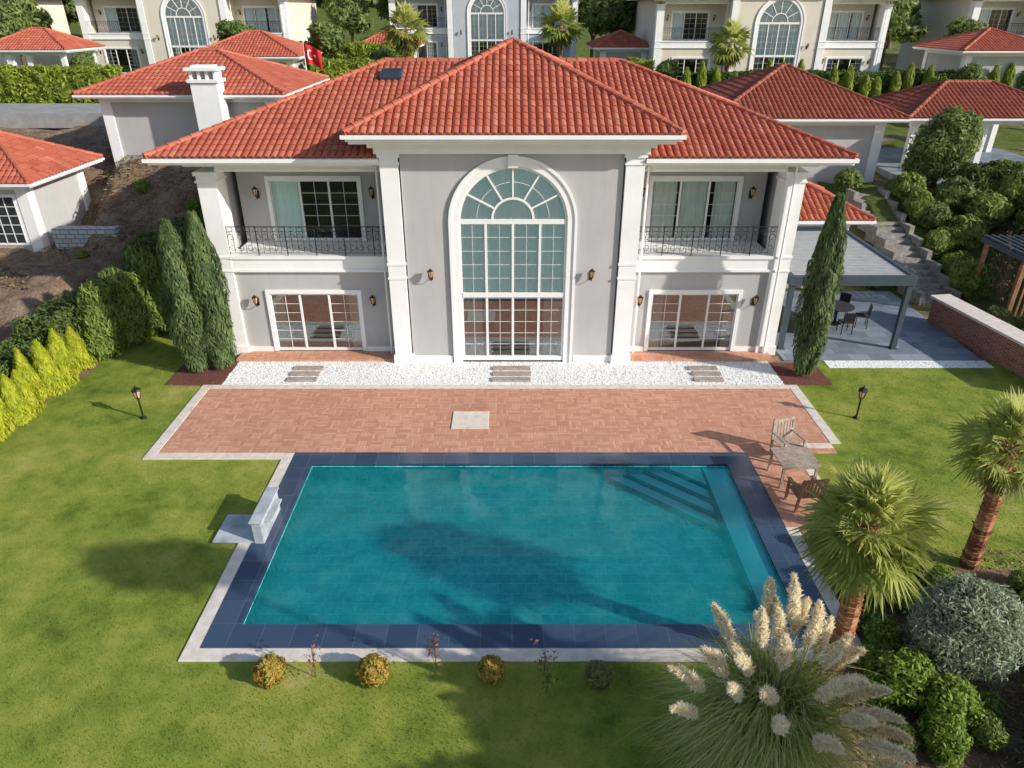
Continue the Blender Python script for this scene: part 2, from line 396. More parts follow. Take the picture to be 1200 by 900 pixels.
def cloud(blobs,n,size,elong=1.5,core=.78,up=0,shell=.35):
    B=np.array(blobs,float); w=(B[:,3]*B[:,4]*B[:,5])**(2/3); w/=w.sum()
    idx=RNG.choice(len(B),n,p=w); d=unit(n)
    lump=.10*np.sin(d[:,0]*7+idx)*np.sin(d[:,1]*6+2*idx)+.10*np.sin(d[:,2]*8+idx*1.7)
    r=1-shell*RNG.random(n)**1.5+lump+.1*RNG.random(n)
    P=B[idx,:3]+d*r[:,None]*B[idx,3:]
    Nn=d+unit(n)*.8; Nn/=np.linalg.norm(Nn,axis=1)[:,None]
    al=None
    if up: al=np.tile([0,0,up],(n,1))+d*.6
    V,Fq=quads(P,Nn,size,elong,al)
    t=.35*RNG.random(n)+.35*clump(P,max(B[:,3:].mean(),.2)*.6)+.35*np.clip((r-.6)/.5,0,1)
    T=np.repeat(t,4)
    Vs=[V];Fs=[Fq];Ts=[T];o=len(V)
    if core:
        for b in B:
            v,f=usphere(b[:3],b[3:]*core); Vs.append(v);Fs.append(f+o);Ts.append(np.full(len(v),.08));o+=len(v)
    return np.concatenate(Vs),np.concatenate(Fs),np.concatenate(Ts)
def column(h,R,n,size,z0=.15,prof=None):
    if prof is None: prof=lambda s:(np.sin(np.pi*np.clip(s*.8+.16,0,1))**.8)
    z=RNG.random(n)**.9; a=RNG.random(n)*2*np.pi
    lump=1+.13*np.sin(3*a+z*9)+.10*np.sin(5*a-z*21)
    rr=R*prof(z)*lump*(1-.35*RNG.random(n)**2)+.02
    P=np.stack([rr*np.cos(a),rr*np.sin(a),z0+z*(h-z0)],1)
    d=np.stack([np.cos(a),np.sin(a),.3*np.ones(n)],1); d/=np.linalg.norm(d,axis=1)[:,None]
    Nn=d+unit(n)*.5; Nn/=np.linalg.norm(Nn,axis=1)[:,None]
    V,Fq=quads(P,Nn,size,2.2,np.tile([0,0,1.2],(n,1))+d*.3)
    t=.45*RNG.random(n)+.4*(.5+.5*np.sin(3*a+z*9)*np.sin(z*17+a))+.1
    m=12;k=14;v=[];f=[]
    for i in range(m+1):
        s=i/m
        for j in range(k):
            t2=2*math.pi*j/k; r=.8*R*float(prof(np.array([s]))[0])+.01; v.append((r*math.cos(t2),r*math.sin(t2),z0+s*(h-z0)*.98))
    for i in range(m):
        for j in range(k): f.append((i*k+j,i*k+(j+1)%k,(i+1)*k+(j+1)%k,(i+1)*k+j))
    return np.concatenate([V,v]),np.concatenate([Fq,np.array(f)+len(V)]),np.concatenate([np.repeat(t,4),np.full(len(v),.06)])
def boxcloud(L,W,H,n,size):
    fa=np.array([L*W,L*H,L*H,W*H,W*H]);fa=fa/fa.sum(); k=RNG.choice(5,n,p=fa)
    x=RNG.random(n)*L;y=(RNG.random(n)-.5)*W;z=RNG.random(n)*H
    d=np.zeros((n,3))
    z[k==0]=H;d[k==0,2]=1; y[k==1]=-W/2;d[k==1,1]=-1; y[k==2]=W/2;d[k==2,1]=1; x[k==3]=0;d[k==3,0]=-1; x[k==4]=L;d[k==4,0]=1
    lump=.09*np.sin(x*2.3+z*2)+.07*np.sin(x*5.1+y*3)+.05*np.sin(z*6+x*3)
    P=np.stack([x,y,z],1)+d*(lump+RNG.normal(size=n)*.05)[:,None]
    Nn=d+unit(n)*.7;Nn/=np.linalg.norm(Nn,axis=1)[:,None]
    V,Fq=quads(P,Nn,size,1.6)
    t=.5*RNG.random(n)+.3*clump(P,.7)+.15
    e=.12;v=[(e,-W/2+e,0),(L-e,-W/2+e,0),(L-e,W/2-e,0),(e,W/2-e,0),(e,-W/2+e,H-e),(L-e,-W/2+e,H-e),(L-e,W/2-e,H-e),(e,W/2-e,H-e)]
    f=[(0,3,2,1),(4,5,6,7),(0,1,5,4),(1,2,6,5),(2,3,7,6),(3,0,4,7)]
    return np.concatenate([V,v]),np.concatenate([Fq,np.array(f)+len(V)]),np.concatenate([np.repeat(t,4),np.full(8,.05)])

# ------------------------------------------------------------------ terrain
def H(x,y):
    x=np.asarray(x,float);y=np.asarray(y,float)
    left=1.5*ss((-15.5-x)/2.5)*ss((y-21)/6)
    y0=33-4*ss((x+20)/1.5)+7*ss((x+13)/2.5)
    y0=np.where(x>9,36-7*ss((x-15)/1.5),y0)
    top=4.5-1.5*ss((x+5)/15)
    b=top*ss((y-y0)/6)
    z=np.maximum(left,b+left*(1-ss((y-y0)/6)))
    right=2.6*ss((x-20.5)/5)*ss((y-23)/4)
    z=np.maximum(z,right)
    z=z+ss((y-42)/32)*(1.0+.9*ss((x+5)/15))
    z=z+.22*np.clip(y-93,0,170)
    return z
PX0,PX1,PY0,PY1=-5.45,5.85,10.35,16.05
xs=sorted(set([-900,-500,-250,-150,-100,-80]+list(np.arange(-60,60.1,1.0))+list(np.arange(-30,-11,.33))+[80,100,150,250,500,900,PX0,PX1]))
ys=sorted(set([-300,-120,-50,-20,-8,0]+list(np.arange(2,95.1,1.0))+list(np.arange(24,46,.33))+[100,110,130,160,200,263,300,500,1000,1600,PY0,PY1]))
def dedup(a):
    o=[]
    for v in a:
        v=round(float(v),4)
        if not o or v-o[-1]>.02: o.append(v)
    return o
xs=dedup(xs);ys=dedup(ys)
X,Y=np.meshgrid(xs,ys); Z=H(X,Y)
rough=(np.sin(X*1.7+Y*.6)*np.sin(Y*1.3-X*.4))*.12+np.sin(X*.6)*np.sin(Y*.5)*.15
rough=rough+(np.sin(X*4.1+1)*np.sin(Y*3.7+X)*.07+np.sin(X*7.3-Y*2)*np.sin(Y*6.1)*.04+RNG.normal(size=X.shape)*.03)*((X<-11)&(X>-30)&(Y>24)&(Y<46))
off=np.where((Z>.3)&(Y<90),rough,0); Z=Z+off
green=np.where(Y>46,.75,.25); green=np.where((X>10)&(Y>24),.6,green); green=np.where((X<-12)&(Y>20)&(Y<46),.2,green); green=np.where(Y<4,.7,green)
V=np.stack([X,Y,Z],-1).reshape(-1,3); nx=len(xs); Fq=[]
for j in range(len(ys)-1):
    for i in range(nx-1):
        if xs[i]>=PX0-.03 and xs[i+1]<=PX1+.03 and ys[j]>=PY0-.03 and ys[j+1]<=PY1+.03: continue
        Fq.append((j*nx+i,j*nx+i+1,(j+1)*nx+i+1,(j+1)*nx+i))
g=npmesh('ground',V,Fq,green.ravel(),M['ground']); struct(g)
g.data.polygons.foreach_set('use_smooth',[True]*len(g.data.polygons))

def xb(y): return 3.1+.45*(y-7.2)+.15*math.sin(y*3)
def segs(y):
    if y<9.55: L=(-14.7+.12*math.sin(y*2.1),xb(y))
    elif y<16.4: L=(-14.7+.12*math.sin(y*2.1),-6.2)
    elif y<20.6: L=(-14.7+.12*math.sin(y*2.1),-9.9)
    else: L=(-14.7+.2*math.sin(y*2.1)+.06*(y-20),-11.2+.5*ss((y-22.5)/2.5))
    R=None
    if 12.0<=y<17.2: R=(6.9+1.2*max(0,(13.5-y)/1.5)**2+.2*math.sin(y*2),20)
    elif 17.2<=y<22.4: R=(9.2 if y<20.7 else 10.6,18.2)
    return [L,R]
lm=MB(); yy=[1.0+.2*i for i in range(124)]
for a,b in zip(yy[:-1],yy[1:]):
    A=segs(a+1e-4);B=segs(a+.1999)
    for s1,s2 in zip(A,B):
        if s1 and s2:
            n=6
            for k in range(n):
                f0,f1=k/n,(k+1)/n
                lm.add([(s1[0]+(s1[1]-s1[0])*f0,a,.006),(s1[0]+(s1[1]-s1[0])*f1,a,.006),(s2[0]+(s2[1]-s2[0])*f1,b,.006),(s2[0]+(s2[1]-s2[0])*f0,b,.006)],[(0,1,2,3)])
lawn=lm.obj('lawn',M['grass']); struct(lawn)
def blades(n):
    y=3+23*RNG.random(n*2)**1.15; x=-15+35*RNG.random(n*2)
    keep=[]
    for i in range(len(y)):
        if -6.45<x[i]<6.9 and 9.4<y[i]<16.4: continue
        if -10.3<x[i]<9.5 and 16.2<y[i]<20.8: continue
        if 6.4<x[i]<8.2 and 13.2<y[i]<17.3: continue
        for s in segs(y[i]):
            if s and s[0]<x[i]<s[1]: keep.append(i);break
    keep=np.array(keep)[:n]; x=x[keep];y=y[keep];m=len(x)
    a=RNG.random(m)*6.283; h=.02+.022*RNG.random(m); w=.006+.005*RNG.random(m)
    ln=unit(m)[:,:2]*.02
    V=np.stack([np.stack([x-w*np.cos(a),y-w*np.sin(a),np.full(m,.004)],1),np.stack([x+w*np.cos(a),y+w*np.sin(a),np.full(m,.004)],1),np.stack([x+ln[:,0],y+ln[:,1],h],1)],1).reshape(-1,3)
    return V,np.arange(3*m).reshape(m,3),np.repeat(RNG.random(m),3)
V,Fq,T=blades(230000)
gb=npmesh('lawn_grass',V,Fq,T,M['blade']); gb['kind']='stuff'
def litter(n,fx,fy,size,zf,mat,ok=lambda x,y:True,name='leaf_litter'):
    x=fx[0]+(fx[1]-fx[0])*RNG.random(n);y=fy[0]+(fy[1]-fy[0])*RNG.random(n)
    k=[i for i in range(n) if ok(x[i],y[i])];x=x[k];y=y[k];m=len(x)
    P=np.stack([x,y,zf(x,y)],1);Nn=unit(m)*.45+np.array([0,0,1.]);Nn/=np.linalg.norm(Nn,axis=1)[:,None]
    V_,F_=quads(P,Nn,size,1.3);o=npmesh(name,V_,F_,np.repeat(RNG.random(m),4),mat);o['kind']='stuff';return o
litter(14000,(1.5,12.5),(4.5,13.5),.035,lambda x,y:np.full(len(x),.02),F['litter'],lambda x,y:(x>xb(y)-.1 and y<9.4) or (x>6.95 and y<12.6))
litter(9000,(-21,-11.5),(26,38),.07,lambda x,y:H(x,y)+.06,F['litter'])
litter(700,(-14,9),(16.6,22),.018,lambda x,y:np.full(len(x),.045),F['litter'])

# ------------------------------------------------------------------ paving
def slab(name,rects,mat,z0,z1,bevel=0):
    b=MB()
    for r in rects: b.box(r[0],r[1],r[2],r[3],z0,z1)
    return struct(b.obj(name,mat,bevel=bevel))
slab('terrace_paving',[(-9.9,9.1,16.61,20.4),(6.56,7.9,13.4,16.605)],M['paver'],-.05,.03)
slab('travertine_border',[(-10.2,-9.9,16.3,20.65),(9.1,9.4,17.1,20.65),(-9.9,9.1,20.4,20.65),(-9.9,-6.36,16.3,16.6),(-6.36,-6.06,9.45,16.59),(-6.06,6.84,9.45,9.75),(6.54,6.84,9.75,13.39),(7.9,9.1,17.1-.25,17.1),(7.9,8.15,13.4,16.84)],M['travertine'],-.05,.04,.008)
slab('gravel_path',[(-9.6,9.0,20.66,22.42)],M['gravel'],-.02,.025)
slab('gravel_path',[(11.0,16.7,21.95,22.5)],M['gravel'],-.02,.025)
slab('mulch_bed',[(-11.5,-9.62,20.7,22.9),(9.02,10.6,20.7,22.35)],M['mulch'],-.02,.018)
slab('patio_paving',[(9.6,16.6,22.5,29.4)],M['patio'],-.05,.045)
slab('house_plinth_step',[(-9.7,-4.1,22.43,23.14),(4.1,9.2,22.43,23.14)],M['paver'],-.05,.10)
n=14000;px=-9.6+18.6*RNG.random(n);py=20.68+1.72*RNG.random(n)
V_,F_=quads(np.stack([px,py,np.full(n,.035)],1),(lambda q:q/np.linalg.norm(q,axis=1)[:,None])(unit(n)*.6+np.array([0,0,1.])),.032,.75)
pb=npmesh('pebbles',V_,F_,np.repeat(RNG.random(n),4),F['pebble']);pb['kind']='stuff'
for cx in (-7.0,0.0,6.6):
    for i in range(3):
        b=MB(); w=.5 if cx else .65
        b.box(-w,w,-.13,.13,0,.07)
        o=tag(b.obj('stepping_stone',M['plank'],bevel=.015,loc=(cx+random.uniform(-.03,.03),21.0+i*.42,.02)),'weathered grey-brown plank step laid in white gravel','stepping stone','stepping stones across the gravel strip')
o=MB();o.box(-.55,.55,-.5,.5,0,.03);tag(o.obj('access_cover',M['travertine'],bevel=.008,loc=(-1.25,18.37,.03)),'pale stone access cover set into terracotta terrace','manhole cover')

# ------------------------------------------------------------------ pool
pool=thing('swimming_pool','rectangular turquoise tiled swimming pool with dark slate coping','swimming pool',(.2,13.2,0))
ox,oy=.2,13.2
def L(b): 
    b.v=[(p[0]-ox,p[1]-oy,p[2]) for p in b.v]; return b
b=MB(); zb=-.52
b.add([(PX0,PY0,zb),(PX1,PY0,zb),(PX1,PY1,zb),(PX0,PY1,zb)],[(0,1,2,3)])
for p,q in(((PX0,PY0),(PX1,PY0)),((PX1,PY0),(PX1,PY1)),((PX1,PY1),(PX0,PY1)),((PX0,PY1),(PX0,PY0))):
    b.add([(p[0],p[1],zb),(q[0],q[1],zb),(q[0],q[1],.0),(p[0],p[1],.0)],[(0,1,2,3)])
L(b).obj('basin',M['pool'],pool)
b=MB()
b.box(PX0-.61,PX1+.69,PY0-.6,PY0,-.03,.045);b.box(PX0-.61,PX1+.69,PY1,PY1+.56,-.03,.045)
b.box(PX0-.61,PX0,PY0,PY1,-.03,.045);b.box(PX1,PX1+.69,PY0,PY1,-.03,.045)
L(b).obj('coping',M['coping'],pool)
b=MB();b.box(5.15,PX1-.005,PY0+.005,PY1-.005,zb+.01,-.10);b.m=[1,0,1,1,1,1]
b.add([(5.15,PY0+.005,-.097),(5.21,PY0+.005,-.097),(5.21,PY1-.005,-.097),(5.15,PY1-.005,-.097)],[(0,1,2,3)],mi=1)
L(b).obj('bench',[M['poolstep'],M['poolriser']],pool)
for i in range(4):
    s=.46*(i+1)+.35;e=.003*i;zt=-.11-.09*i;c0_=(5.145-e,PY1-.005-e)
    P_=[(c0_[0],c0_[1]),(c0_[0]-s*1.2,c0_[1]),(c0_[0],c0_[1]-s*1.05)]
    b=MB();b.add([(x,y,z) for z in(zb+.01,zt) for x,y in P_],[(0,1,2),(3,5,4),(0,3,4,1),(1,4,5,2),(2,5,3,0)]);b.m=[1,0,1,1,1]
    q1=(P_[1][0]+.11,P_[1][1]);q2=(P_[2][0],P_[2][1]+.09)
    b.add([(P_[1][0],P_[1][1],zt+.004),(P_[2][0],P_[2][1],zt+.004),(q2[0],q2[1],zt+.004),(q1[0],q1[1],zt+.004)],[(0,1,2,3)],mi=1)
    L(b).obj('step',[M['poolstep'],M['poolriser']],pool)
for u in(-3.1,-.82,1.4,4.0):
    b=MB();b.box(u-.12,u+.12,PY1-.03,PY1-.002,-.20,-.075);b.box(u-.08,u+.08,PY1-.08,PY1-.03,-.17,-.10)
    L(b).obj('inlet',M['white'],pool,bevel=.008)
b=MB();b.add([(PX0,PY0,-.05),(PX1,PY0,-.05),(PX1,PY1,-.05),(PX0,PY1,-.05)],[(0,1,2,3)]);struct(b.obj('water',M['water']))
wf=thing('water_feature','grey marble waterfall block with low marble ledge beside pool','water feature',(-5.85,13.4,0.04))
b=MB();b.box(-.11,.11,-.62,.68,0,.60);b.box(-.15,.15,-.66,.72,.60,.64);b.obj('fountain_block',M['marble'],wf,bevel=.008)
b=MB();b.box(.11,.28,-.4,.45,.45,.49);b.obj('spout',M['marble'],wf,bevel=.005)
b=MB();b.box(-1.1,-.115,-.6,.4,0,.05);b.obj('ledge',M['marble'],wf,bevel=.01)

# ------------------------------------------------------------------ roofs
def roof_slope(mb,base,poly,w=.225,course=.34,rise=.064):
    P=[Vector(p) for p in poly]; o=P[0]; u=(P[1]-P[0]).normalized()
    n=u.cross(P[2]-P[0]).normalized()
    if n.z<0:n=-n
    v=n.cross(u)
    if v.z<0:v=-v
    Q=[((p-o).dot(u),(p-o).dot(v)) for p in P]
    base.add([p-n*.01 for p in P],[tuple(range(len(P)))],.2)
    umin=min(q[0] for q in Q);umax=max(q[0] for q in Q);nc=max(1,int(round((umax-umin)/w)));w=(umax-umin)/nc
    prof=[(-.5,0),(-.34,.6),(-.12,.97),(.12,.97),(.34,.6),(.5,0)]
    for i in range(nc):
        uc=umin+(i+.5)*w; hit=[]
        for a,b in zip(Q,Q[1:]+Q[:1]):
            if (a[0]-uc)*(b[0]-uc)<0:
                t=(uc-a[0])/(b[0]-a[0]);hit.append(a[1]+t*(b[1]-a[1]))
        if len(hit)<2: continue
        v0,v1=min(hit),max(hit); k=0
        while v0+k*course<v1-.05:
            a=v0+k*course-(.04 if k==0 else 0);bb=min(v0+(k+1)*course+.03,v1)
            tn=min(1,max(0,random.gauss(.5,.17)))
            j=random.uniform(-.006,.006);dz=random.uniform(-.004,.005)
            vs=[]
            for (pu,ph) in prof: vs.append(o+u*(uc+pu*w+j)+v*a+n*(ph*rise+.026+dz))
            for (pu,ph) in prof: vs.append(o+u*(uc+pu*w*.97+j)+v*bb+n*(ph*rise*.9+.0))
            for (pu,ph) in prof: vs.append(o+u*(uc+pu*w*.9+j)+v*(a+.004)+n*(max(ph-.25,0)*rise*.8-.005))
            fs=[(q,q+1,q+7,q+6) for q in range(5)]+[(q+12,q+13,q+1,q) for q in range(5)]
            mb.add(vs,fs,[tn]*12+[tn*.6]*6); k+=1
def ridge(mb,p0,p1,r=.11,step=.38):
    p0=Vector(p0);p1=Vector(p1);d=p1-p0;L_=d.length;n=max(1,int(L_/step));d/=L_;st=L_/n
    for i in range(n):
        a=p0+d*(i*st);bq=p0+d*((i+1)*st+.04)
        mb.tube([a+Vector((0,0,.03)),bq+Vector((0,0,.02))],[r*1.08,r*.9],8,min(1,max(0,random.gauss(.6,.15))))
def hip_roof(x0,x1,y0,y1,z,zr,parent,name='roof',w=.25,course=.36,fascia=True,tm='tiles'):
    mb=MB();base=MB();hx=(x1-x0)/2;hy=(y1-y0)/2
    if hx>=hy: A=((x0+hy),(y0+y1)/2,zr);B=((x1-hy),(y0+y1)/2,zr)
    else: A=((x0+x1)/2,y0+hx,zr);B=((x0+x1)/2,y1-hx,zr)
    c=[(x0,y0,z),(x1,y0,z),(x1,y1,z),(x0,y1,z)]
    same=(Vector(A)-Vector(B)).length<.05
    if hx>=hy:
        polys=[[c[0],c[1],B,A],[c[1],c[2],B],[c[2],c[3],A,B],[c[3],c[0],A]]; hips=[(c[0],A),(c[1],B),(c[2],B),(c[3],A)]
    else:
        polys=[[c[0],c[1],A],[c[1],c[2],B,A],[c[2],c[3],B],[c[3],c[0],A,B]]; hips=[(c[0],A),(c[1],A),(c[2],B),(c[3],B)]
    for p in polys:
        if same and len(p)==4: p=p[:3]
        roof_slope(mb,base,p,w,course)
    for p,q in hips: ridge(mb,p,q)
    if not same: ridge(mb,A,B)
    mb.add(base.v,base.f,.2)
    r=mb.obj(name,M[tm],parent)
    if fascia:
        f=MB();f.box(x0+.02,x1-.02,y0+.02,y0+.14,z-.2,z-.015);f.box(x0+.02,x1-.02,y1-.14,y1-.02,z-.2,z-.015)
        f.box(x0+.02,x0+.14,y0+.14,y1-.14,z-.2,z-.015);f.box(x1-.14,x1-.02,y0+.14,y1-.14,z-.2,z-.015)
        f.box(x0+.14,x1-.14,y0+.14,y1-.14,z-.17,z-.12)
        f.box(x0-.06,x1+.06,y0-.09,y0+.02,z-.12,z-.03);f.box(x0-.09,x0+.02,y0+.02,y1,z-.12,z-.03);f.box(x1-.02,x1+.09,y0+.02,y1,z-.12,z-.03)
        f.obj('eave',M['trim'],parent)
    return r

# ------------------------------------------------------------------ windows
def curtain(b,x0,x1,y,z0,zt,amp=.035,per=.22):
    n=max(4,int((x1-x0)/.04));vs=[];fs=[]
    for i in range(n+1):
        x=x0+(x1-x0)*i/n;yy_=y+amp*math.sin(x/per*6.283)+.4*amp*math.sin(x*17)
        vs+=[(x,yy_,z0),(x,yy_,zt(x) if callable(zt) else zt)]
    for i in range(n): fs.append((2*i,2*i+2,2*i+3,2*i+1))
    b.add(vs,fs)
def window(parent,x0,x1,y,z0,z1,panels=4,rows=5,sub=2,cur=(),mat=None,glass='glassr',trim=.13,name='window',cmat='curtain',plain=(),dark='dark'):
    b=MB();t=trim
    b.box(x0-t,x0,y-.06,y+.2,z0,z1+t);b.box(x1,x1+t,y-.06,y+.2,z0,z1+t);b.box(x0,x1,y-.06,y+.2,z1,z1+t)
    w=b.obj(name,M['trim'],parent)
    f=MB();pw=(x1-x0)/panels
    f.box(x0,x1,y+.01,y+.08,z1-.07,z1);f.box(x0,x1,y+.01,y+.08,z0,z0+.10)
    for i in range(panels+1):
        xx=x0+i*pw;f.box(max(x0,xx-.035),min(x1,xx+.035),y+.012,y+.078,z0+.1,z1-.07)
    f.obj('frame',M['frame'],w)
    f=MB()
    for i in range(panels):
        if i in plain: continue
        for k in range(1,sub):
            xx=x0+i*pw+pw*k/sub;f.box(xx-.006,xx+.006,y+.032,y+.058,z0+.1,z1-.07)
    for r in range(1,rows):
        zz=z0+.1+(z1-z0-.17)*r/rows
        for i in range(panels):
            if i in plain: continue
            f.box(x0+i*pw+.035,x0+(i+1)*pw-.035,y+.033,y+.057,zz-.006,zz+.006)
    f.obj('glazing_bar',M['frame'],w)
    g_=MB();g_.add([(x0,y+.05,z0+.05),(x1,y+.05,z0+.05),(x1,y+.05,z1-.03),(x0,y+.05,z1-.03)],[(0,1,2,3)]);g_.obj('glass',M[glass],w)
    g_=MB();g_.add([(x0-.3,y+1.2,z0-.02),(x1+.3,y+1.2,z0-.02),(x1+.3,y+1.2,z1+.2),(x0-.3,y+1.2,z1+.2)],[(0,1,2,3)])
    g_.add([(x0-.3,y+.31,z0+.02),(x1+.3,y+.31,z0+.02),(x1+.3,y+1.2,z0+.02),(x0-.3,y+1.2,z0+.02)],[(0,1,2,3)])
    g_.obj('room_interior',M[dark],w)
    for (a,c) in cur:
        q=MB();curtain(q,x0+(x1-x0)*a,x0+(x1-x0)*c,y+.11,z0+.03,z1-.02,.022);q.obj('curtain',M[cmat],w)
    return w
def lantern(parent,x,y,z):
    b=MB()
    b.box(x-.05,x+.05,y-.03,y,z-.14,z+.14)
    b.tube([(x,y-.02,z-.08),(x,y-.14,z-.14),(x,y-.24,z-.05),(x,y-.24,z+.0)],.013,6)
    b.lathe(x,y-.24,[(.012,z+.33),(.03,z+.29),(.11,z+.24),(.10,z+.235)],6)
    b.lathe(x,y-.24,[(.05,z+.0),(.055,z+.02),(.02,z-.04)],6)
    for k in range(6):
        a=k*math.pi/3;b.bar((x+.05*math.cos(a),y-.24+.05*math.sin(a),z+.01),(x+.095*math.cos(a),y-.24+.095*math.sin(a),z+.24),.012,.012)
    o=b.obj('wall_lantern',M['iron'],parent)
    g_=MB();g_.lathe(x,y-.24,[(.045,z+.02),(.085,z+.235)],6);g_.obj('lamp_glass',M['lampglass'],o)
def railing(parent,x0,x1,y,z):
    b=MB()
    for zz,r in((z+.98,.017),(z+.81,.008),(z+.09,.010)): b.tube([(x0,y,zz),(x1,y,zz)],r,5)
    n=int((x1-x0)/.19)
    for i in range(n+1):
        x=x0+(x1-x0)*i/n
        if i%5: b.box(x-.006,x+.006,y-.006,y+.006,z+.1,z+.96)
        else: b.box(x-.013,x+.013,y-.013,y+.013,z,z+1.0)
    m=int((x1-x0)/.28)
    for i in range(m):
        cx=x0+(x1-x0)*(i+.5)/m
        b.tube([(cx+.1*math.cos(t*.785),y-.015,z+.89+.062*math.sin(t*.785)) for t in range(9)],.007,5,cap=False)
        s=1 if i%2 else -1
        pts=[(cx+s*(.13-.012*t)*math.cos(t*.7),y-.02,z+.62+(.16-.014*t)*math.sin(t*.7)) for t in range(9)];b.tube(pts,.009,5,cap=False)
        pts=[(cx-s*(.13-.012*t)*math.cos(t*.7),y-.02,z+.30-(.16-.014*t)*math.sin(t*.7)) for t in range(9)];b.tube(pts,.009,5,cap=False)
    b.obj('railing',M['iron'],parent)

# ------------------------------------------------------------------ villa
def build_villa(loc):
    v=thing('villa','two-storey grey villa with red tiled hip roof and tall arched window','house',loc)
    XL,XR=-10.1,9.4; yf=.75; yb=12.6; r=1.75; sp=4.98; cx=.03
    w=MB()
    w.box(-3.45,cx-r,0,.3,0,7.5);w.box(cx+r,3.45,0,.3,0,7.5)
    n=28;vs=[];fs=[]
    for i in range(n+1):
        a=math.pi*i/n;x=cx+r*math.cos(a);z=sp+r*math.sin(a)
        vs+=[(x,0,z),(x,0,7.5),(x,.3,z),(x,.3,7.5)]
    for i in range(n):
        o=4*i;fs+=[(o,o+4,o+5,o+1),(o+2,o+3,o+7,o+6),(o,o+2,o+6,o+4)]
    w.add(vs,fs)
    w.box(-4.03,-3.73,.3,3.5,0,7.5);w.box(3.75,4.05,.3,3.5,0,7.5)
    for a,b_,wx0,wx1 in((XL+.6,-4.035,-8.4,-5.35),(4.055,XR-.6,4.87,7.85)):
        w.box(a,wx0,yf,yf+.3,0,3.1);w.box(wx1,b_,yf,yf+.3,0,3.1);w.box(wx0,wx1,yf,yf+.3,2.3,3.1)
        w.box(a,wx0,yf+1.75,yf+2.05,3.6,6.75);w.box(wx1,b_,yf+1.75,yf+2.05,3.6,6.75);w.box(wx0,wx1,yf+1.75,yf+2.05,5.8,6.75)
    w.box(XL+.03,XL+.33,yf+.7,yb,0,6.75);w.box(XR-.33,XR-.03,yf+.7,yb,0,6.75);w.box(XL+.33,XR-.33,yb-.3,yb,0,6.75)
    w.obj('wall',M['wall'],v)
    for (a,b_,y0,y1,zt) in((-4.06,-3.5,-.1,.45,7.1),(3.5,4.08,-.1,.45,7.1),(XL,XL+.62,yf-.1,yf+.72,6.4),(XR-.62,XR,yf-.1,yf+.72,6.4)):
        p=MB();p.box(a,b_,y0,y1,0,zt);p.box(a-.05,b_+.05,y0-.05,y1+.04,0,.34);p.box(a-.04,b_+.04,y0-.04,y1+.04,zt-.32,zt-.26);p.box(a-.06,b_+.06,y0-.06,y1+.05,zt-.1,zt+.02)
        p.box(a-.03,b_+.03,y0-.03,y1+.03,3.10,3.17);p.box(a-.03,b_+.03,y0-.03,y1+.03,3.58,3.65)
        p.obj('pilaster',M['trim'],v)
    pl_=[(-3.49,cx-2.10,-.05,0),(cx+2.10,3.49,-.05,0)]
    for a,b_,wx0,wx1 in((XL+.69,-4.1,-8.4,-5.35),(4.12,XR-.69,4.87,7.85)):
        pl_+=[(a,wx0-.14,yf-.04,yf),(wx1+.14,b_,yf-.04,yf)]
    for q in pl_:
        p=MB();p.box(*q,0,.28);p.obj('plinth',M['trim'],v)
    for a,b_ in((XL+.62,-4.04),(4.06,XR-.62)):
        p=MB();p.box(a,b_,yf-.08,yf+1.75,3.12,3.62);p.box(a,b_,yf-.14,yf+.1,3.56,3.66);p.box(a,b_,yf-.12,yf-.08,3.1,3.18)
        p.obj('balcony',M['trim'],v)
        p=MB();p.box(a,b_,yf-.02,yf+.3,6.42,6.76);p.box(a,b_,yf-.06,yf-.02,6.42,6.50);p.obj('beam',M['trim'],v)
        railing(v,a,b_,yf-.04,3.66)
    p=MB();p.box(-4.2,4.2,-.2,.5,7.12,7.32);p.box(-4.35,4.35,-.35,.5,7.32,7.5);p.box(-4.8,4.8,-.8,3.6,7.5,7.58)
    p.box(XL-.25,-4.35,yf-.3,yf+.3,6.62,6.78);p.box(4.35,XR+.25,yf-.3,yf+.3,6.62,6.78)
    p.box(XL-.95,-4.1,.05,yb+.6,6.78,6.84);p.box(4.1,XR+.95,.05,yb+.6,6.78,6.84)
    p.obj('cornice',M['trim'],v)
    p=MB();p.arc(cx,sp,r,r+.27,0,math.pi,-.05,.0,40);p.arc(cx,sp,r+.22,r+.31,0,math.pi,-.09,-.052,40)
    p.box(cx-r-.27,cx-r,-.05,0,0,sp);p.box(cx+r,cx+r+.27,-.05,0,0,sp)
    p.box(cx-r-.31,cx-r-.22,-.09,-.052,0,sp);p.box(cx+r+.22,cx+r+.31,-.09,-.052,0,sp)
    p.box(cx-.15,cx+.15,-.16,-.0,sp+r-.02,sp+r+.36)
    p.obj('arch_surround',M['trim'],v)
    f=MB();y0,y1=.0,.09;yg=.045
    f.arc(cx,sp,r-.08,r,0,math.pi,y0,y1,40);f.box(cx-r,cx-r+.08,y0,y1,.15,sp);f.box(cx+r-.08,cx+r,y0,y1,.15,sp)
    f.box(cx-r+.08,cx+r-.08,y0,y1,sp-.06,sp+.10);f.box(cx-r+.08,cx+r-.08,y0-.03,y1,2.44,2.60);f.box(cx-r,cx+r,y0-.02,y1+.002,.1,.26)
    for i in(1,2,3):
        xx=cx-r+2*r*i/4;f.box(xx-.04,xx+.04,y0+.002,y1-.002,.26,2.44);f.box(xx-.04,xx+.04,y0+.002,y1-.002,2.60,sp-.06)
    f.arc(cx,sp+.1,.62,.69,0,math.pi,y0+.002,y1-.002,24)
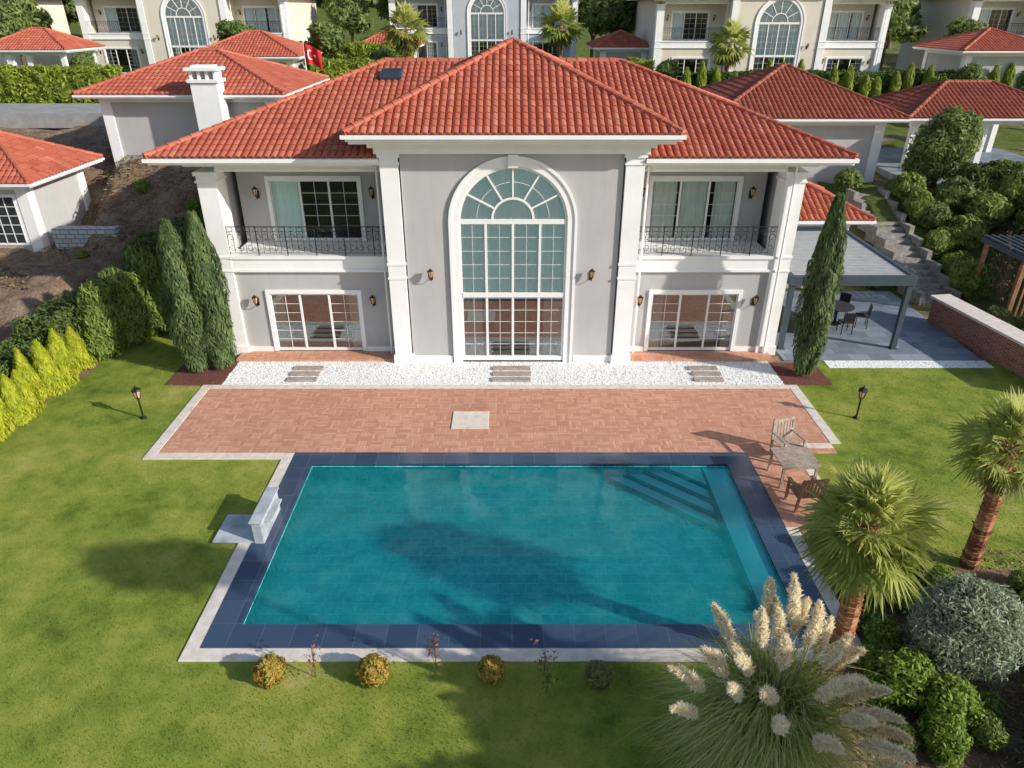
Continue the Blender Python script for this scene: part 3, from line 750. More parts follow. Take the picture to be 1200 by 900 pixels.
    for i in range(1,6):
        a=math.pi*i/6;q=(math.cos(a),math.sin(a))
        f.bar((cx+.68*q[0],yg,sp+.1+.68*q[1]),(cx+(r-.1)*q[0],yg,sp+.05+(r-.1)*q[1]),.055,.08,up=(0,1,0))
    aw=f.obj('arched_window',M['frame'],v)
    f=MB()
    for i in range(4):
        xx=cx-r+2*r*(i+.5)/4
        f.box(xx-.006,xx+.006,yg-.013,yg+.012,.26,2.44);f.box(xx-.006,xx+.006,yg-.013,yg+.012,2.60,sp-.06)
    for z in list(np.arange(.7,2.4,.42))+list(np.arange(3.1,4.9,.46)):
        f.box(cx-r+.08,cx+r-.08,yg-.012,yg+.011,z-.006,z+.006)
    f.arc(cx,sp+.1,1.15,1.165,.05,math.pi-.05,yg-.012,yg+.011,24)
    f.obj('glazing_bar',M['frame'],aw)
    gg=MB();gg.add([(cx-r,yg,.2),(cx+r,yg,.2),(cx+r,yg,2.5),(cx-r,yg,2.5)],[(0,1,2,3)]);gg.obj('door_glass',M['glassr'],aw)
    gg=MB();pts=[(cx+r,yg,2.5)]+[(cx+r*math.cos(math.pi*i/32),yg,sp+r*math.sin(math.pi*i/32)) for i in range(33)]+[(cx-r,yg,2.5)]
    gg.add(pts,[tuple(range(len(pts)))]);gg.obj('glass',M['glass'],aw)
    q=MB();curtain(q,cx-r+.005,cx+r-.005,.11,2.45,lambda x:sp+math.sqrt(max(0.0004,(r-.005)**2-(x-cx)**2)),.014,.25);q.obj('curtain',M['curtain'],aw)
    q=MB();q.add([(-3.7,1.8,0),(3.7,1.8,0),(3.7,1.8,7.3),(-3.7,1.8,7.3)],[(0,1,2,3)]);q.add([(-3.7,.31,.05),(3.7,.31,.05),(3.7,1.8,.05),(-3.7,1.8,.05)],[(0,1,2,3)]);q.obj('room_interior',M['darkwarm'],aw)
    for a,b_ in((.02,.2),(.8,.98)):
        q=MB();curtain(q,cx-r+2*r*a,cx-r+2*r*b_,.17,.2,2.43,.025);q.obj('curtain',M['curtainbeige'],aw)
    window(v,-8.4,-5.35,yf,.12,2.3,3,6,2,((.01,.14),(.88,.99)),cmat='curtainbeige',plain=(1,),dark='darkwarm')
    window(v,4.87,7.85,yf,.12,2.3,3,6,2,((.01,.14),(.88,.99)),cmat='curtainbeige',plain=(1,),dark='darkwarm')
    window(v,-8.4,-5.35,yf+1.75,3.64,5.8,3,5,2,((.01,.34),),glass='glass',plain=(0,))
    window(v,4.87,7.85,yf+1.75,3.64,5.8,3,5,2,((.02,.3),(.36,.66),(.74,.98)),glass='glass',cmat='curtainbeige',plain=(1,))
    for x,y,z in((-2.67,0,3.2),(2.61,0,3.2),(-8.85,yf,2.0),(-4.8,yf,2.0),(4.42,yf,2.0),(8.4,yf,2.0),(-8.85,yf+1.75,5.3),(8.3,yf+1.75,5.3),(-4.85,yf+1.75,5.3),(4.5,yf+1.75,5.3)): lantern(v,x,y,z)
    mb=MB();base=MB();z=7.0;zr=9.27;hx0,hx1,y0_,yr,y1_=-11.2,10.5,-.1,6.4,12.9
    sl=(zr-z)/6.5;ZZ=lambda y:z+sl*(y-y0_)
    A=(hx0+6.5,yr,zr);B=(hx1-6.5,yr,zr);c=[(hx0,y0_,z),(hx1,y0_,z),(hx1,y1_,z),(hx0,y1_,z)]
    xa,xc=-4.04,4.06;yh=y0_+(hx1-xc);Ph=(xc,yh,ZZ(yh));ym=.9
    for pl in([c[0],(xa,y0_,z),(xa,yr,zr),A],[(xc,y0_,z),c[1],Ph],[(xa,ym,ZZ(ym)),(xc,ym,ZZ(ym)),Ph,B,(xa,yr,zr)],[c[1],c[2],B],[c[2],c[3],A,B],[c[3],c[0],A]): roof_slope(mb,base,pl)
    for p_,q_ in((c[0],A),(c[1],B),(c[2],B),(c[3],A),(A,B)): ridge(mb,p_,q_)
    mb.add(base.v,base.f,.2);rf=mb.obj('roof',M['tiles'],v)
    f=MB()
    for (a,b_) in((hx0,-4.08),(4.1,hx1)):
        f.box(a+.03,b_,y0_+.03,y0_+.2,6.76,6.97);f.box(a-.07 if a<0 else a,b_+(.07 if b_>5 else 0),y0_-.09,y0_+.03,6.85,6.96)
    f.box(hx0+.03,hx0+.2,y0_+.2,y1_,6.76,6.97);f.box(hx1-.2,hx1-.03,y0_+.2,y1_,6.76,6.97)
    f.box(hx0-.09,hx0+.03,y0_+.03,y1_,6.85,6.96);f.box(hx1-.03,hx1+.09,y0_+.03,y1_,6.85,6.96)
    f.obj('eave',M['trim'],v)
    mb=MB();base=MB();c=[(-4.9,-.9,7.8),(4.97,-.9,7.8),(4.97,8.8,7.8),(-4.9,8.8,7.8)];A=(0.03,4.0,10.05)
    for pl in([c[0],c[1],A],[c[1],c[2],A],[c[2],c[3],A],[c[3],c[0],A]): roof_slope(mb,base,pl)
    for p_ in c: ridge(mb,p_,A)
    mb.add(base.v,base.f,.2);mb.obj('bay_roof',M['tiles'],v)
    f=MB();f.box(-4.87,4.94,-.87,-.7,7.58,7.78);f.box(-4.87,-4.7,-.7,3.0,7.58,7.78);f.box(4.77,4.94,-.7,3.0,7.58,7.78)
    f.box(-4.98,5.05,-.98,-.87,7.66,7.77);f.obj('eave',M['trim'],v)
    s=.349;f=MB();f.obox((-4.3,5.1,8.82+.12),(.38,0,0),(0,.33,.33*s),(0,-.03,.07));sk=f.obj('roof_window',M['metal'],v)
    f=MB();f.obox((-4.3,5.08,8.82+.195),(.31,0,0),(0,.27,.27*s),(0,-.004,.012));f.obj('glass',M['solar'],sk)
    for x in(-4.3,4.32,9.0):
        f=MB();f.tube([(x,yf-.2,6.7),(x,yf-.2,.1)],.035,8);f.obj('downpipe',M['trim'],v)
    return v
villa=build_villa((0,22.4,0))
def bgvilla(x,y,z,mat,label):
    o=dup(villa,(x,y,z),label=label)
    for c in o.children:
        if c.name.startswith('wall') and not c.name.startswith('wall_'):
            c.material_slots[0].link='OBJECT';c.material_slots[0].material=M[mat]
        for k in c.children:
            if k.name.startswith('curtain'):
                k.material_slots[0].link='OBJECT';k.material_slots[0].material=M['curtainwhite']
    return o
bgvilla(-30.5,74,5.35,'wallbeige','beige two-storey villa with arched window above a green hedge')
bgvilla(-2.6,82,5.6,'wallblue','pale blue-grey two-storey villa with arched window behind palm trees')
bgvilla(22.2,66,4.95,'wallbeige','beige two-storey villa with arched window behind clipped conifer row')
bgvilla(52,72,5.2,'wallbeige','beige two-storey villa on the hillside beside tall shrubs')
bgvilla(-60,78,5.2,'wallbeige','beige two-storey villa at the edge of the estate')

# ------------------------------------------------------------------ outbuildings
def outbuilding(x0,x1,y0,y1,z0,ze,zr,label,name='outbuilding',ov=.8,windows=(),roof_w=.25,tm='tiles'):
    v=thing(name,label,'outbuilding',((x0+x1)/2,(y0+y1)/2,z0));cx,cy=(x0+x1)/2,(y0+y1)/2
    a,b_=x0-cx,x1-cx;c,d=y0-cy,y1-cy;h=ze-z0
    w=MB();w.box(a,b_,c,d,-1,h-.12);w.obj('wall',M['wall'],v)
    p=MB()
    for X_,Y_ in((a,c),(b_,c),(a,d),(b_,d)):
        p.box(X_-.08 if X_<0 else X_-.42,X_+.42 if X_<0 else X_+.08,Y_-.08 if Y_<0 else Y_-.42,Y_+.42 if Y_<0 else Y_+.08,-1,h-.2)
    p.box(a-.1,b_+.1,c-.1,d+.1,h-.42,h-.13);p.box(a-.25,b_+.25,c-.25,d+.25,h-.2,h-.13);p.obj('cornice',M['trim'],v)
    hip_roof(a-ov,b_+ov,c-ov,d+ov,h,zr-z0,v,w=roof_w,tm=tm)
    for (wx0,wx1,wz0,wz1) in windows: 
        b2=MB();b2.box(wx0-.12,wx1+.12,c-.06,c,wz0-.12,wz1+.12);ww=b2.obj('window',M['trim'],v)
        b2=MB();b2.box(wx0,wx1,c-.075,c-.062,wz0,wz1);b2.obj('glass',M['solar'],ww)
        b2=MB();k=max(2,int((wx1-wx0)/.35))
        for i in range(k+1):
            q=wx0+(wx1-wx0)*i/k;b2.box(q-.015,q+.015,c-.095,c-.076,wz0,wz1)
        for i in range(1,5):
            q=wz0+(wz1-wz0)*i/5;b2.box(wx0,wx1,c-.0945,c-.0765,q-.013,q+.013)
        b2.obj('glazing_bar',M['frame'],ww)
    return v
ob=outbuilding(-19.8,-11.5,36.6,44,4.4,7.45,9.1,'grey single-storey outbuilding with red hip roof and white chimney')
c=MB();x,y=1.45,-4.75
c.box(x-.62,x+.62,y-.3,y+.55,-.5,3.7);c.box(x-.72,x+.72,y-.4,y+.65,3.6,3.74)
for dx in(-.55,-.18,.18,.55): c.box(x+dx-.06,x+dx+.06,y-.28,y+.53,3.74,4.1)
c.box(x-.76,x+.76,y-.45,y+.7,4.1,4.24);c.box(x-.5,x+.5,y-.2,y+.45,4.24,4.33);c.obj('chimney',M['trim'],ob,bevel=.01)
outbuilding(-28,-21,30.9,35.3,1.4,4.55,6.2,'grey garage with white corners and red hip roof',name='garage',windows=((1.2,2.9,.4,2.4),))
outbuilding(10.6,18.7,37.6,45.5,2.9,6.25,8.3,'grey annexe with white corners and maroon hip roof',tm='tilesdark')
outbuilding(9.6,14.3,29.9,34.0,0,3.25,4.45,'low grey annexe with red tiled roof beside villa',ov=.75)
outbuilding(-24,-17,60,66,4.9,7.8,9.4,'small beige garden house with red hip roof')
outbuilding(-13.5,-9.5,72,77,5.3,8.0,9.3,'small beige garden house with red hip roof')
outbuilding(8,12,70,75,5.2,8.0,9.2,'small beige garden house with red hip roof')
outbuilding(35,41,60,66,5.0,8.2,9.6,'small beige garden house with red hip roof')
def pavilion(x0,x1,y0,y1,z0,ze,zr,label,tm='tiles'):
    cx,cy=(x0+x1)/2,(y0+y1)/2;v=thing('garden_pavilion',label,'gazebo',(cx,cy,z0));a,b_,c_,d=x0-cx,x1-cx,y0-cy,y1-cy;h=ze-z0
    for X_ in(a+.3,0,b_-.3):
        for Y_ in(c_+.3,d-.3):
            p=MB();p.box(X_-.16,X_+.16,Y_-.16,Y_+.16,-.8,h-.2);p.box(X_-.22,X_+.22,Y_-.22,Y_+.22,-.8,.3);p.box(X_-.21,X_+.21,Y_-.21,Y_+.21,h-.5,h-.38);p.obj('post',M['trim'],v)
    p=MB();p.box(a+.1,b_-.1,c_+.1,c_+.5,h-.4,h-.15);p.box(a+.1,b_-.1,d-.5,d-.1,h-.4,h-.15);p.obj('beam',M['trim'],v)
    hip_roof(a-.5,b_+.5,c_-.5,d+.5,h,zr-z0,v,tm=tm);return v
pavilion(21.3,29.5,39.8,45.5,2.9,5.95,7.4,'open pavilion with maroon hip roof on white posts','tilesdark')
pavilion(-41,-35,61,66,5.0,8.2,9.6,'open pavilion with red hip roof on white posts')
slab('pavilion_paving',[(20.3,30.5,37.6,46.5)],M['patio'],2.6,3.25)

b=MB();b.box(-1.4,1.4,-.25,.25,-.3,.95);tag(b.obj('retaining_wall',M['block'],loc=(-18.9,31.0,1.5)),'low grey concrete block retaining wall on bare soil','wall')
st=thing('garden_stairs','grey stone garden stairs climbing a planted slope','stairs',(17.9,28.3,0))
dirv=Vector((-.12,1,0)).normalized();side=Vector((dirv.y,-dirv.x,0))
for i in range(18):
    p=dirv*(i*.38);b=MB();b.obox(p+Vector((0,0,.09+i*.17-.3)),side*.68,dirv*.21,Vector((0,0,.39)));b.obj('step',M['stone'],st)
for s in(-1,1):
    for i in range(9):
        b=MB();p=dirv*(i*.78)+side*s*.8;b.obox(p+Vector((0,0,i*.35+.1)),side*.11,dirv*.385,Vector((0,0,.4)));b.obj('side_wall',M['stone'],st)
bw=thing('brick_garden_wall','thick red brick garden wall with smooth pale coping','wall',(17.0,24.0,0))
pts=[(16.75,26.0),(17.0,24.4),(17.25,22.8),(17.5,21.2),(17.75,19.6)]
def ribbon(b,pts,w,z0,z1,o):
    vs=[];fs=[]
    for k in range(len(pts)):
        p=Vector((*pts[max(k-1,0)],0));q=Vector((*pts[min(k+1,len(pts)-1)],0));t=(q-p).normalized();nn=Vector((t.y,-t.x,0));c0_=Vector((*pts[k],0))
        for s,z in((-1,z0),(1,z0),(1,z1),(-1,z1)):
            q2=c0_+nn*s*w/2;vs.append((q2.x-o[0],q2.y-o[1],z))
    for i in range(len(pts)-1):
        for k in range(4): fs.append((4*i+k,4*i+(k+1)%4,4*i+4+(k+1)%4,4*i+4+k))
    fs+=[(0,1,2,3),tuple(len(vs)-4+k for k in range(4))]
    b.add(vs,fs)
b=MB();ribbon(b,pts,.65,0,1.05,(17,24));b.obj('brickwork',M['redbrick'],bw)
b=MB();ribbon(b,[(16.73,26.1)]+pts[1:],.82,1.05,1.14,(17,24));b.obj('coping',M['travertine'],bw)
slab('road',[(-70,-24,46.5,54.5)],M['asphalt'],4.4,5.0)
b=MB();b.box(-23,23,-.15,.15,-.5,.35);tag(b.obj('boundary_wall',M['asphalt'],loc=(-47,46.2,5.0)),'low grey rendered wall beside the estate road','wall')
tp=thing('timber_pergola','brown timber pergola with dark flat top on the slope','pergola',(21.3,27.3,.2))
for X_ in(-1.7,1.7):
    for Y_ in(-1.2,1.2):
        b=MB();b.box(X_-.07,X_+.07,Y_-.07,Y_+.07,-.3,2.3);b.obj('post',M['woodred'],tp)
b=MB();b.box(-1.9,1.9,-1.4,-1.26,2.3,2.48);b.box(-1.9,1.9,1.26,1.4,2.3,2.48);b.box(-1.9,-1.76,-1.26,1.26,2.3,2.48);b.box(1.76,1.9,-1.26,1.26,2.3,2.48);b.obj('beam',M['metal'],tp)
b=MB()
for i in range(12): b.box(-1.76+i*.3,-1.66+i*.3,-1.5,1.5,2.485,2.56)
b.obj('slat',M['metal'],tp)
b=MB()
for i in range(14): b.box(-1.63+i*.24,-1.55+i*.24,-1.2,-1.16,0,2.2)
b.obj('lattice',M['woodred'],tp)

# ------------------------------------------------------------------ pergola & patio furniture
pg=thing('pergola','dark grey metal pergola with louvred roof over patio','pergola',(11.9,26.4,0.045))
for X_ in(-2.1,2.0):
    for Y_ in(-2.9,2.9):
        b=MB();b.box(X_-.09,X_+.09,Y_-.09,Y_+.09,0,2.6);b.box(X_-.14,X_+.14,Y_-.14,Y_+.14,0,.02);b.obj('post',M['metal'],pg,bevel=.008)
b=MB();b.box(-2.25,2.15,-3.05,-2.87,2.45,2.78);b.box(-2.25,2.15,2.87,3.05,2.45,2.78);b.box(-2.25,-2.08,-2.87,2.87,2.45,2.78);b.box(1.98,2.15,-2.87,2.87,2.45,2.78);b.obj('beam',M['metal'],pg)
b=MB()
for i in range(32):
    y=-2.78+i*.18;b.obox((-.05,y,2.72),(2.02,0,0),(0,.092,-.012),(0,.002,.008))
b.obj('louvre',M['louvre'],pg)
def dchair(loc,rz):
    c=thing('dining_chair','black metal dining chair beside outdoor table','chair',loc,rz,'dining chairs around the patio table')
    for x in(-.2,.2):
        b=MB();b.tube([(x,-.2,0),(x*.95,-.19,.45)],.018,6);b.obj('leg',M['iron'],c)
        b=MB();b.tube([(x,.22,0),(x*.95,.2,.45),(x*.95,.26,.9)],.018,6);b.obj('leg',M['iron'],c)
    b=MB();b.box(-.22,.22,-.22,.2,.44,.48);b.obj('seat',M['cushion'],c,bevel=.015)
    b=MB();b.obox((0,.235,.72),(.2,0,0),(0,.012,0),(0,.03,.18));b.obj('backrest',M['iron'],c,bevel=.01);return c
tb=thing('dining_table','round dark patio table with slim metal pedestal','table',(12.7,25.8,.045))
b=MB();b.lathe(0,0,[(.001,.72),(.6,.72),(.6,.75),(.001,.75)],28);b.obj('tabletop',M['cushion'],tb)
b=MB();b.lathe(0,0,[(.28,0),(.26,.03),(.05,.06),(.05,.72)],14);b.obj('pedestal',M['iron'],tb)
c0=dchair((12.7,24.9,.045),math.pi)
for k in range(1,5):
    a=k*2*math.pi/5;dup(c0,(12.7+.92*math.sin(a),25.8-.92*math.cos(a),.045),math.pi+a)
sf=thing('outdoor_sofa','dark rattan outdoor sofa with black cushions under pergola','sofa',(10.5,26.0,.045))
b=MB();b.box(-.4,.4,-1.1,1.1,.1,.35);b.box(-.45,-.3,-1.1,1.1,.1,.75);b.box(-.4,.4,-1.2,-1.08,.1,.6);b.box(-.4,.4,1.08,1.2,.1,.6);b.obj('sofa_frame',M['iron'],sf,bevel=.02)
for y in(-.54,.54):
    b=MB();b.box(-.3,.38,y-.52,y+.52,.35,.48);b.obj('cushion',M['cushion'],sf,bevel=.04)

def wchair(loc,rz,mat,label):
    c=thing('garden_armchair',label,'chair',loc,rz)
    for x in(-.3,.3):
        for y,h in((-.27,.62),(.27,.95)):
            b=MB();b.bar((x,y,0),(x,y+(.08 if y>0 else 0),h),.06,.05);b.obj('leg',mat,c)
        b=MB();b.box(x-.05,x+.05,-.33,.33,.62,.65);b.obj('armrest',mat,c,bevel=.006)
    b=MB()
    for i in range(7): b.box(-.3,.3,-.28+i*.08,-.22+i*.08,.40,.425)
    b.box(-.3,.3,-.3,-.27,.33,.41);b.obj('seat',mat,c)
    b=MB()
    for i in range(6): b.obox((-.24+i*.096,.32,.70),(.032,0,0),(0,.01,0),(0,.04,.26))
    b.obox((0,.36,.97),(.32,0,0),(0,.018,0),(0,.008,.05));b.obj('backrest',mat,c);return c
wchair((7.6,16.45,.03),.25,M['wood'],'weathered grey slatted wooden armchair on terracotta terrace')
wchair((7.25,14.25,.03),math.pi+.1,M['woodred'],'brown slatted wooden armchair beside pool coping')
t=thing('garden_table','weathered slatted wooden table beside swimming pool','table',(7.35,15.35,.03),.05)
b=MB()
for i in range(10): b.box(-.5,.5,-.44+i*.09,-.36+i*.09,.68,.71)
b.box(-.46,.46,-.42,-.38,.6,.68);b.box(-.46,.46,.4,.44,.6,.68);b.obj('tabletop',M['wood'],t)
for x in(-.43,.43):
    for y in(-.38,.42): 
        b=MB();b.box(x-.03,x+.03,y-.03,y+.03,0,.6);b.obj('leg',M['wood'],t)

def glamp(loc):
    l=thing('garden_lamp','black garden lantern on a short post in lawn','lamp',loc,0,'garden lanterns on posts')
    b=MB();b.lathe(0,0,[(.09,0),(.09,.03),(.04,.08),(.028,.12),(.025,.6),(.045,.63),(.025,.66),(.06,.70)],12);b.obj('post',M['iron'],l)
    b=MB();b.lathe(0,0,[(.07,.70),(.085,.72),(.08,.73)],6);b.lathe(0,0,[(.15,.95),(.12,1.0),(.03,1.06),(.015,1.12),(.001,1.13)],6)
    for k in range(6):
        a=k*math.pi/3;b.bar((.075*math.cos(a),.075*math.sin(a),.72),(.12*math.cos(a),.12*math.sin(a),.96),.014,.014)
    b.obj('lamp_cage',M['iron'],l)
    b=MB();b.lathe(0,0,[(.065,.73),(.11,.95)],6);b.obj('lamp_glass',M['lampglass'],l);return l
l0=glamp((-11.2,18.55,0));dup(l0,(10.46,18.55,0))

# ------------------------------------------------------------------ vegetation
def plant(name,label,cat,cl,fmat,loc,trunk=None,group=None,rz=0,bark='bark'):
    t=thing(name,label,cat,loc,rz,group)
    npmesh('crown',*cl,F[fmat],t)
    b=MB()
    if trunk is None: trunk=[((0,0,-.1),(0,0,.4),.05,.04)]
    for p,q,r0,r1 in trunk:
        m_=(Vector(p)+Vector(q))/2+Vector((.03,.02,0));b.tube([p,m_,q],[r0,(r0+r1)/2,r1],7,RNG.random())
    b.obj('trunk',M[bark],t);return t
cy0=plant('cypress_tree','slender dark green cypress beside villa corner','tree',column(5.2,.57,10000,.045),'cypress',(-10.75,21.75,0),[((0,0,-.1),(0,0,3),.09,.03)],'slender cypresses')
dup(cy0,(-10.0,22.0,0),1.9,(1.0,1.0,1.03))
dup(cy0,(9.85,21.4,0),3.4,(.9,.9,1.16))
coneprof=lambda s:np.clip((1-s)**.75,0.02,1)*np.clip(s*8+.5,0,1)
g0=plant('golden_conifer','bright yellow-green conical conifer in a row','shrub',column(1.7,.46,5600,.035,.02,coneprof),'yellow',(-15.0,17.2,0),None,'golden conifers along the boundary')
for i in range(1,9): dup(g0,(-15.0-.15*math.sin(i*2),17.2+i*.6,0),i*1.3,(random.uniform(.9,1.25),random.uniform(.9,1.25),random.uniform(.8,1.1)))
for i in range(3): dup(g0,(-15.1,15.0+i*.7,0),i*2.3,random.uniform(.8,1.0))
k0=plant('conifer_shrub','broad upright green conifer on the lawn edge','shrub',cloud([(0,0,1.1,.70,.66,1.2),(.12,.1,1.9,.46,.46,.8),(-.15,-.1,.7,.66,.6,.7)],9500,.05,1.9,.8,1.0),'conifer',(-14.5,22.9,0),None,'upright conifers along the boundary')
for i,(x,y,s) in enumerate(((-14.0,24.0,1.0),(-13.5,25.2,1.1),(-14.7,25.0,.95),(-13.3,26.5,1.15),(-15.0,23.9,.9),(-14.2,26.4,1.1),(-13.2,27.9,1.2))): dup(k0,(x,y,float(H(x,y))),i*1.7,s)
def hedge(p0,p1,W,Hh,z,dens=260,size=.055,mat='hedge',label='clipped dark green hedge along the garden boundary'):
    p0=Vector((*p0,0));p1=Vector((*p1,0));d=p1-p0;L_=d.length;a=math.atan2(d.y,d.x)
    n=int(dens*(L_*W+2*L_*Hh+2*W*Hh));cl=boxcloud(L_,W,Hh,n,size)
    o=npmesh('hedge',*cl,F[mat],None,(p0.x,p0.y,z));o.rotation_euler=(0,0,a);tag(o,label,'hedge');return o
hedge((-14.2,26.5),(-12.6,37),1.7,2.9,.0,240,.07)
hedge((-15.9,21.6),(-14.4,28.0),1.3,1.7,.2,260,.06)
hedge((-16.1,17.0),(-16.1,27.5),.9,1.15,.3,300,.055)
yl='clipped yellow-green hedge beside the estate road'
hedge((-52,56.5),(-29,56.5),1.6,2.3,4.9,90,.12,'yhedge',yl)
hedge((14,61),(54,61),1.6,1.6,4.9,90,.13,'hedge')
hedge((-20,70),(-9,70),1.5,3.0,5.2,80,.14,'yhedge',yl)
hedge((-16.5,62),(-6,63),1.5,2.2,5.1,80,.14,'yhedge',yl)
hedge((21.5,34.2),(33,31.5),1.4,1.6,2.9,160,.09)
hedge((22.2,30.4),(27,29.2),1.1,1.2,2.0,160,.09)
hedge((-5,66),(12,66),1.5,2.0,5.1,80,.14,'yhedge',yl)
tc=plant('thin_conifer','narrow yellow-green conifer in front of a villa','shrub',column(2.0,.36,1800,.08,.02),'yhedge',(13.5,59.6,4.9),None,'narrow conifers in a long row')
for i in range(1,26): dup(tc,(13.5+i*1.25+random.uniform(-.2,.2),59.6+.2*math.sin(i),4.85),i,(1,1,random.uniform(.7,1.3)))
def tcloud(seed,n=6500,size=.13):
    r=np.random.default_rng(seed);bl=[]
    for i in range(10):
        a=r.random()*6.28;q=r.random()*1.3;bl.append((q*math.cos(a),q*math.sin(a),2.5+r.random()*2.0,.65+.4*r.random(),.65+.4*r.random(),.5+.35*r.random()))
    return cloud(bl,n,size,1.5,.6,0,.45)
trk=[((0,0,-.3),(0,0,2.2),.16,.1),((0,0,1.8),(.7,.2,3.2),.08,.03),((0,0,1.8),(-.6,.4,3.3),.08,.03),((0,0,1.9),(.1,-.6,3.4),.07,.03)]
t1=plant('tree','leafy green garden tree with rounded crown','tree',tcloud(1),'tree',(-16,67,5.1),trk,'garden trees among the villas')
t2=plant('tree','dark green garden tree with uneven crown','tree',tcloud(2),'hedge',(-24,69,5.2),trk,'garden trees among the villas')
for i in range(26):
    x=random.uniform(-60,60);y=random.uniform(90,112)
    dup(random.choice([t1,t2]),(x,y,float(H(x,y))),random.random()*6,random.uniform(1.2,1.9))
for x,y,s in((-13,90,1.6),(-17,84,1.5),(-9,88,1.7),(11,80,1.5),(14,85,1.8),(9,88,1.6),(-44,70,1.2),(-47,76,1.5),(36,76,1.5),(38,80,1.6),(40,70,1.1),(34.5,58,.7),(44,60,.8),(-20,58,.5),(12.5,63,.6),(28,52,.6),(33,47,.8),(36,52,.9),(31,36,.7),(-33,60,.6)):
    dup(random.choice([t1,t2]),(x,y,float(H(x,y))),random.random()*6,s)
Vs=[];Fs=[];Ts=[];o=0
for i in range(130):
    x=random.uniform(-150,150);y=random.uniform(118,165);s=random.uniform(3,5)
    v_,f_,t_=cloud([(x,y,float(H(x,y))+s*.6,s,s,s*.8)],160,1.0,1.4,.8)
    Vs.append(v_);Fs.append(f_+o);Ts.append(t_);o+=len(v_)
w_=npmesh('distant_woodland',np.concatenate(Vs),np.concatenate(Fs),np.concatenate(Ts),F['tree']);w_['kind']='stuff'
s0=plant('silver_shrub','rounded grey-green shrub in planting bed','shrub',cloud([(0,0,.75,.95,.85,.75),(.45,.2,.9,.6,.6,.6),(-.45,-.1,.6,.6,.6,.6),(.1,.3,1.2,.6,.5,.45)],20000,.030,1.8,.74),'olive',(8.45,9.5,0))
s1=plant('silver_tree','round grey-green tree beside grey annexe','tree',cloud([(0,0,2.0,1.4,1.3,1.5),(.6,0,2.7,.9,.9,1.0),(-.6,.2,1.3,1.0,.9,1.0),(0,0,3.2,.7,.7,.7)],10000,.085,1.7,.75),'tree',(21.2,36.2,2.9),[((0,0,-.3),(0,0,1.5),.14,.1)])
def sh(loc,s,mat='shrub',label='dense bright green shrub in planting bed',n=6000,size=.04,bl=None):
    cl=cloud(bl or [(0,0,.4,.5,.5,.42),(.3,.15,.45,.35,.35,.35),(-.3,-.1,.3,.38,.35,.32)],n,size,1.4,.74)
    p=plant('shrub',label,'shrub',cl,mat,loc);p.scale=(s,s,s);return p
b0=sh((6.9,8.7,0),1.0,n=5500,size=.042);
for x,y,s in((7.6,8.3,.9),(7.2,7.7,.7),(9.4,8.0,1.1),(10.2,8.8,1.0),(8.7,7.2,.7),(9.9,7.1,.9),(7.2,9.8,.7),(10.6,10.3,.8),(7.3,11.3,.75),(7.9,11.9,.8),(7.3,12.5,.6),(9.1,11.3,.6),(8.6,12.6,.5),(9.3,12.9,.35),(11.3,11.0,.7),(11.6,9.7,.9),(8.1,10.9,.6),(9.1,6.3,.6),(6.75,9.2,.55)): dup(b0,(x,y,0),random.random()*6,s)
m0=sh((8.6,10.4,0),.5,'conifer','low dark evergreen shrub in planting bed',3500,.045)
for x,y,s in((8.0,7.9,.6),(9.9,9.6,.6),(10.6,7.9,.7),(8.3,8.3,.5),(6.6,7.8,.45),(11.2,8.6,.7),(7.0,10.4,.5),(8.9,12.0,.45),(10.9,11.4,.5)): dup(m0,(x,y,0),random.random()*6,s)
d0=sh((20.6,31.8,0),1.6,'conifer','clipped green shrub on planted slope',5000,.06);d0.location.z=float(H(20.6,31.8))
for x,y,s in((19.8,30.2,1.3),(22,32.8,1.8),(19.6,28.9,1.3),(24.2,31,1.9),(24.8,28.5,2.0),(20.3,24.9,1.2),(24.5,26,1.9),(19.4,23.6,1.1),(21.7,23.6,1.5),(15.6,31.8,1.3),(15.4,33.6,1.4),(23.8,33.5,1.8),(26.2,31.5,2.1),(24,35.6,1.8),(18.9,34.5,1.2),(16.0,30.3,1.0),(19.3,31.4,1.2),(19.0,33.2,1.2),(-17,33,.5),(-14.6,32.5,.6),(-18.4,29.4,.4),(-16.6,35.2,.5)):
    dup(d0,(x,y,float(H(x,y))-.05),random.random()*6,(s,s,s*random.uniform(.9,1.5)))
e0=sh((21.0,33.8,0),1.6,'tree','round green shrub on planted slope',5000,.06);e0.location.z=float(H(21.,33.8))
for x,y,s in((19.5,32.8,1.3),(25.8,33.9,2),(16.8,36,1.2),(23.3,24.4,1.6),(27,29.5,2),(-11,68,3),(-18,64,2.2),(-14,66,2.4),(13,57,1.2),(28,57,1.6),(-22,57,1.8),(18.8,25.3,1.0)):
    dup(e0,(x,y,float(H(x,y))-.05),random.random()*6,s)
bl1=[(0,0,.42,.42,.42,.42)]
o0=sh((-4.46,9.05,0),.6,'orange','small round orange and yellow shrub on lawn',3500,.05,bl1)
o0['group']='small round shrubs in front of pool'
dup(o0,(-2.55,9.05,0),1.8,.62);dup(o0,(-.39,9.1,0),3.4,.54)
o1=sh((1.58,8.98,0),.54,'orange2','small round fading olive shrub on lawn',2800,.05,bl1);o1['group']='small round shrubs in front of pool'
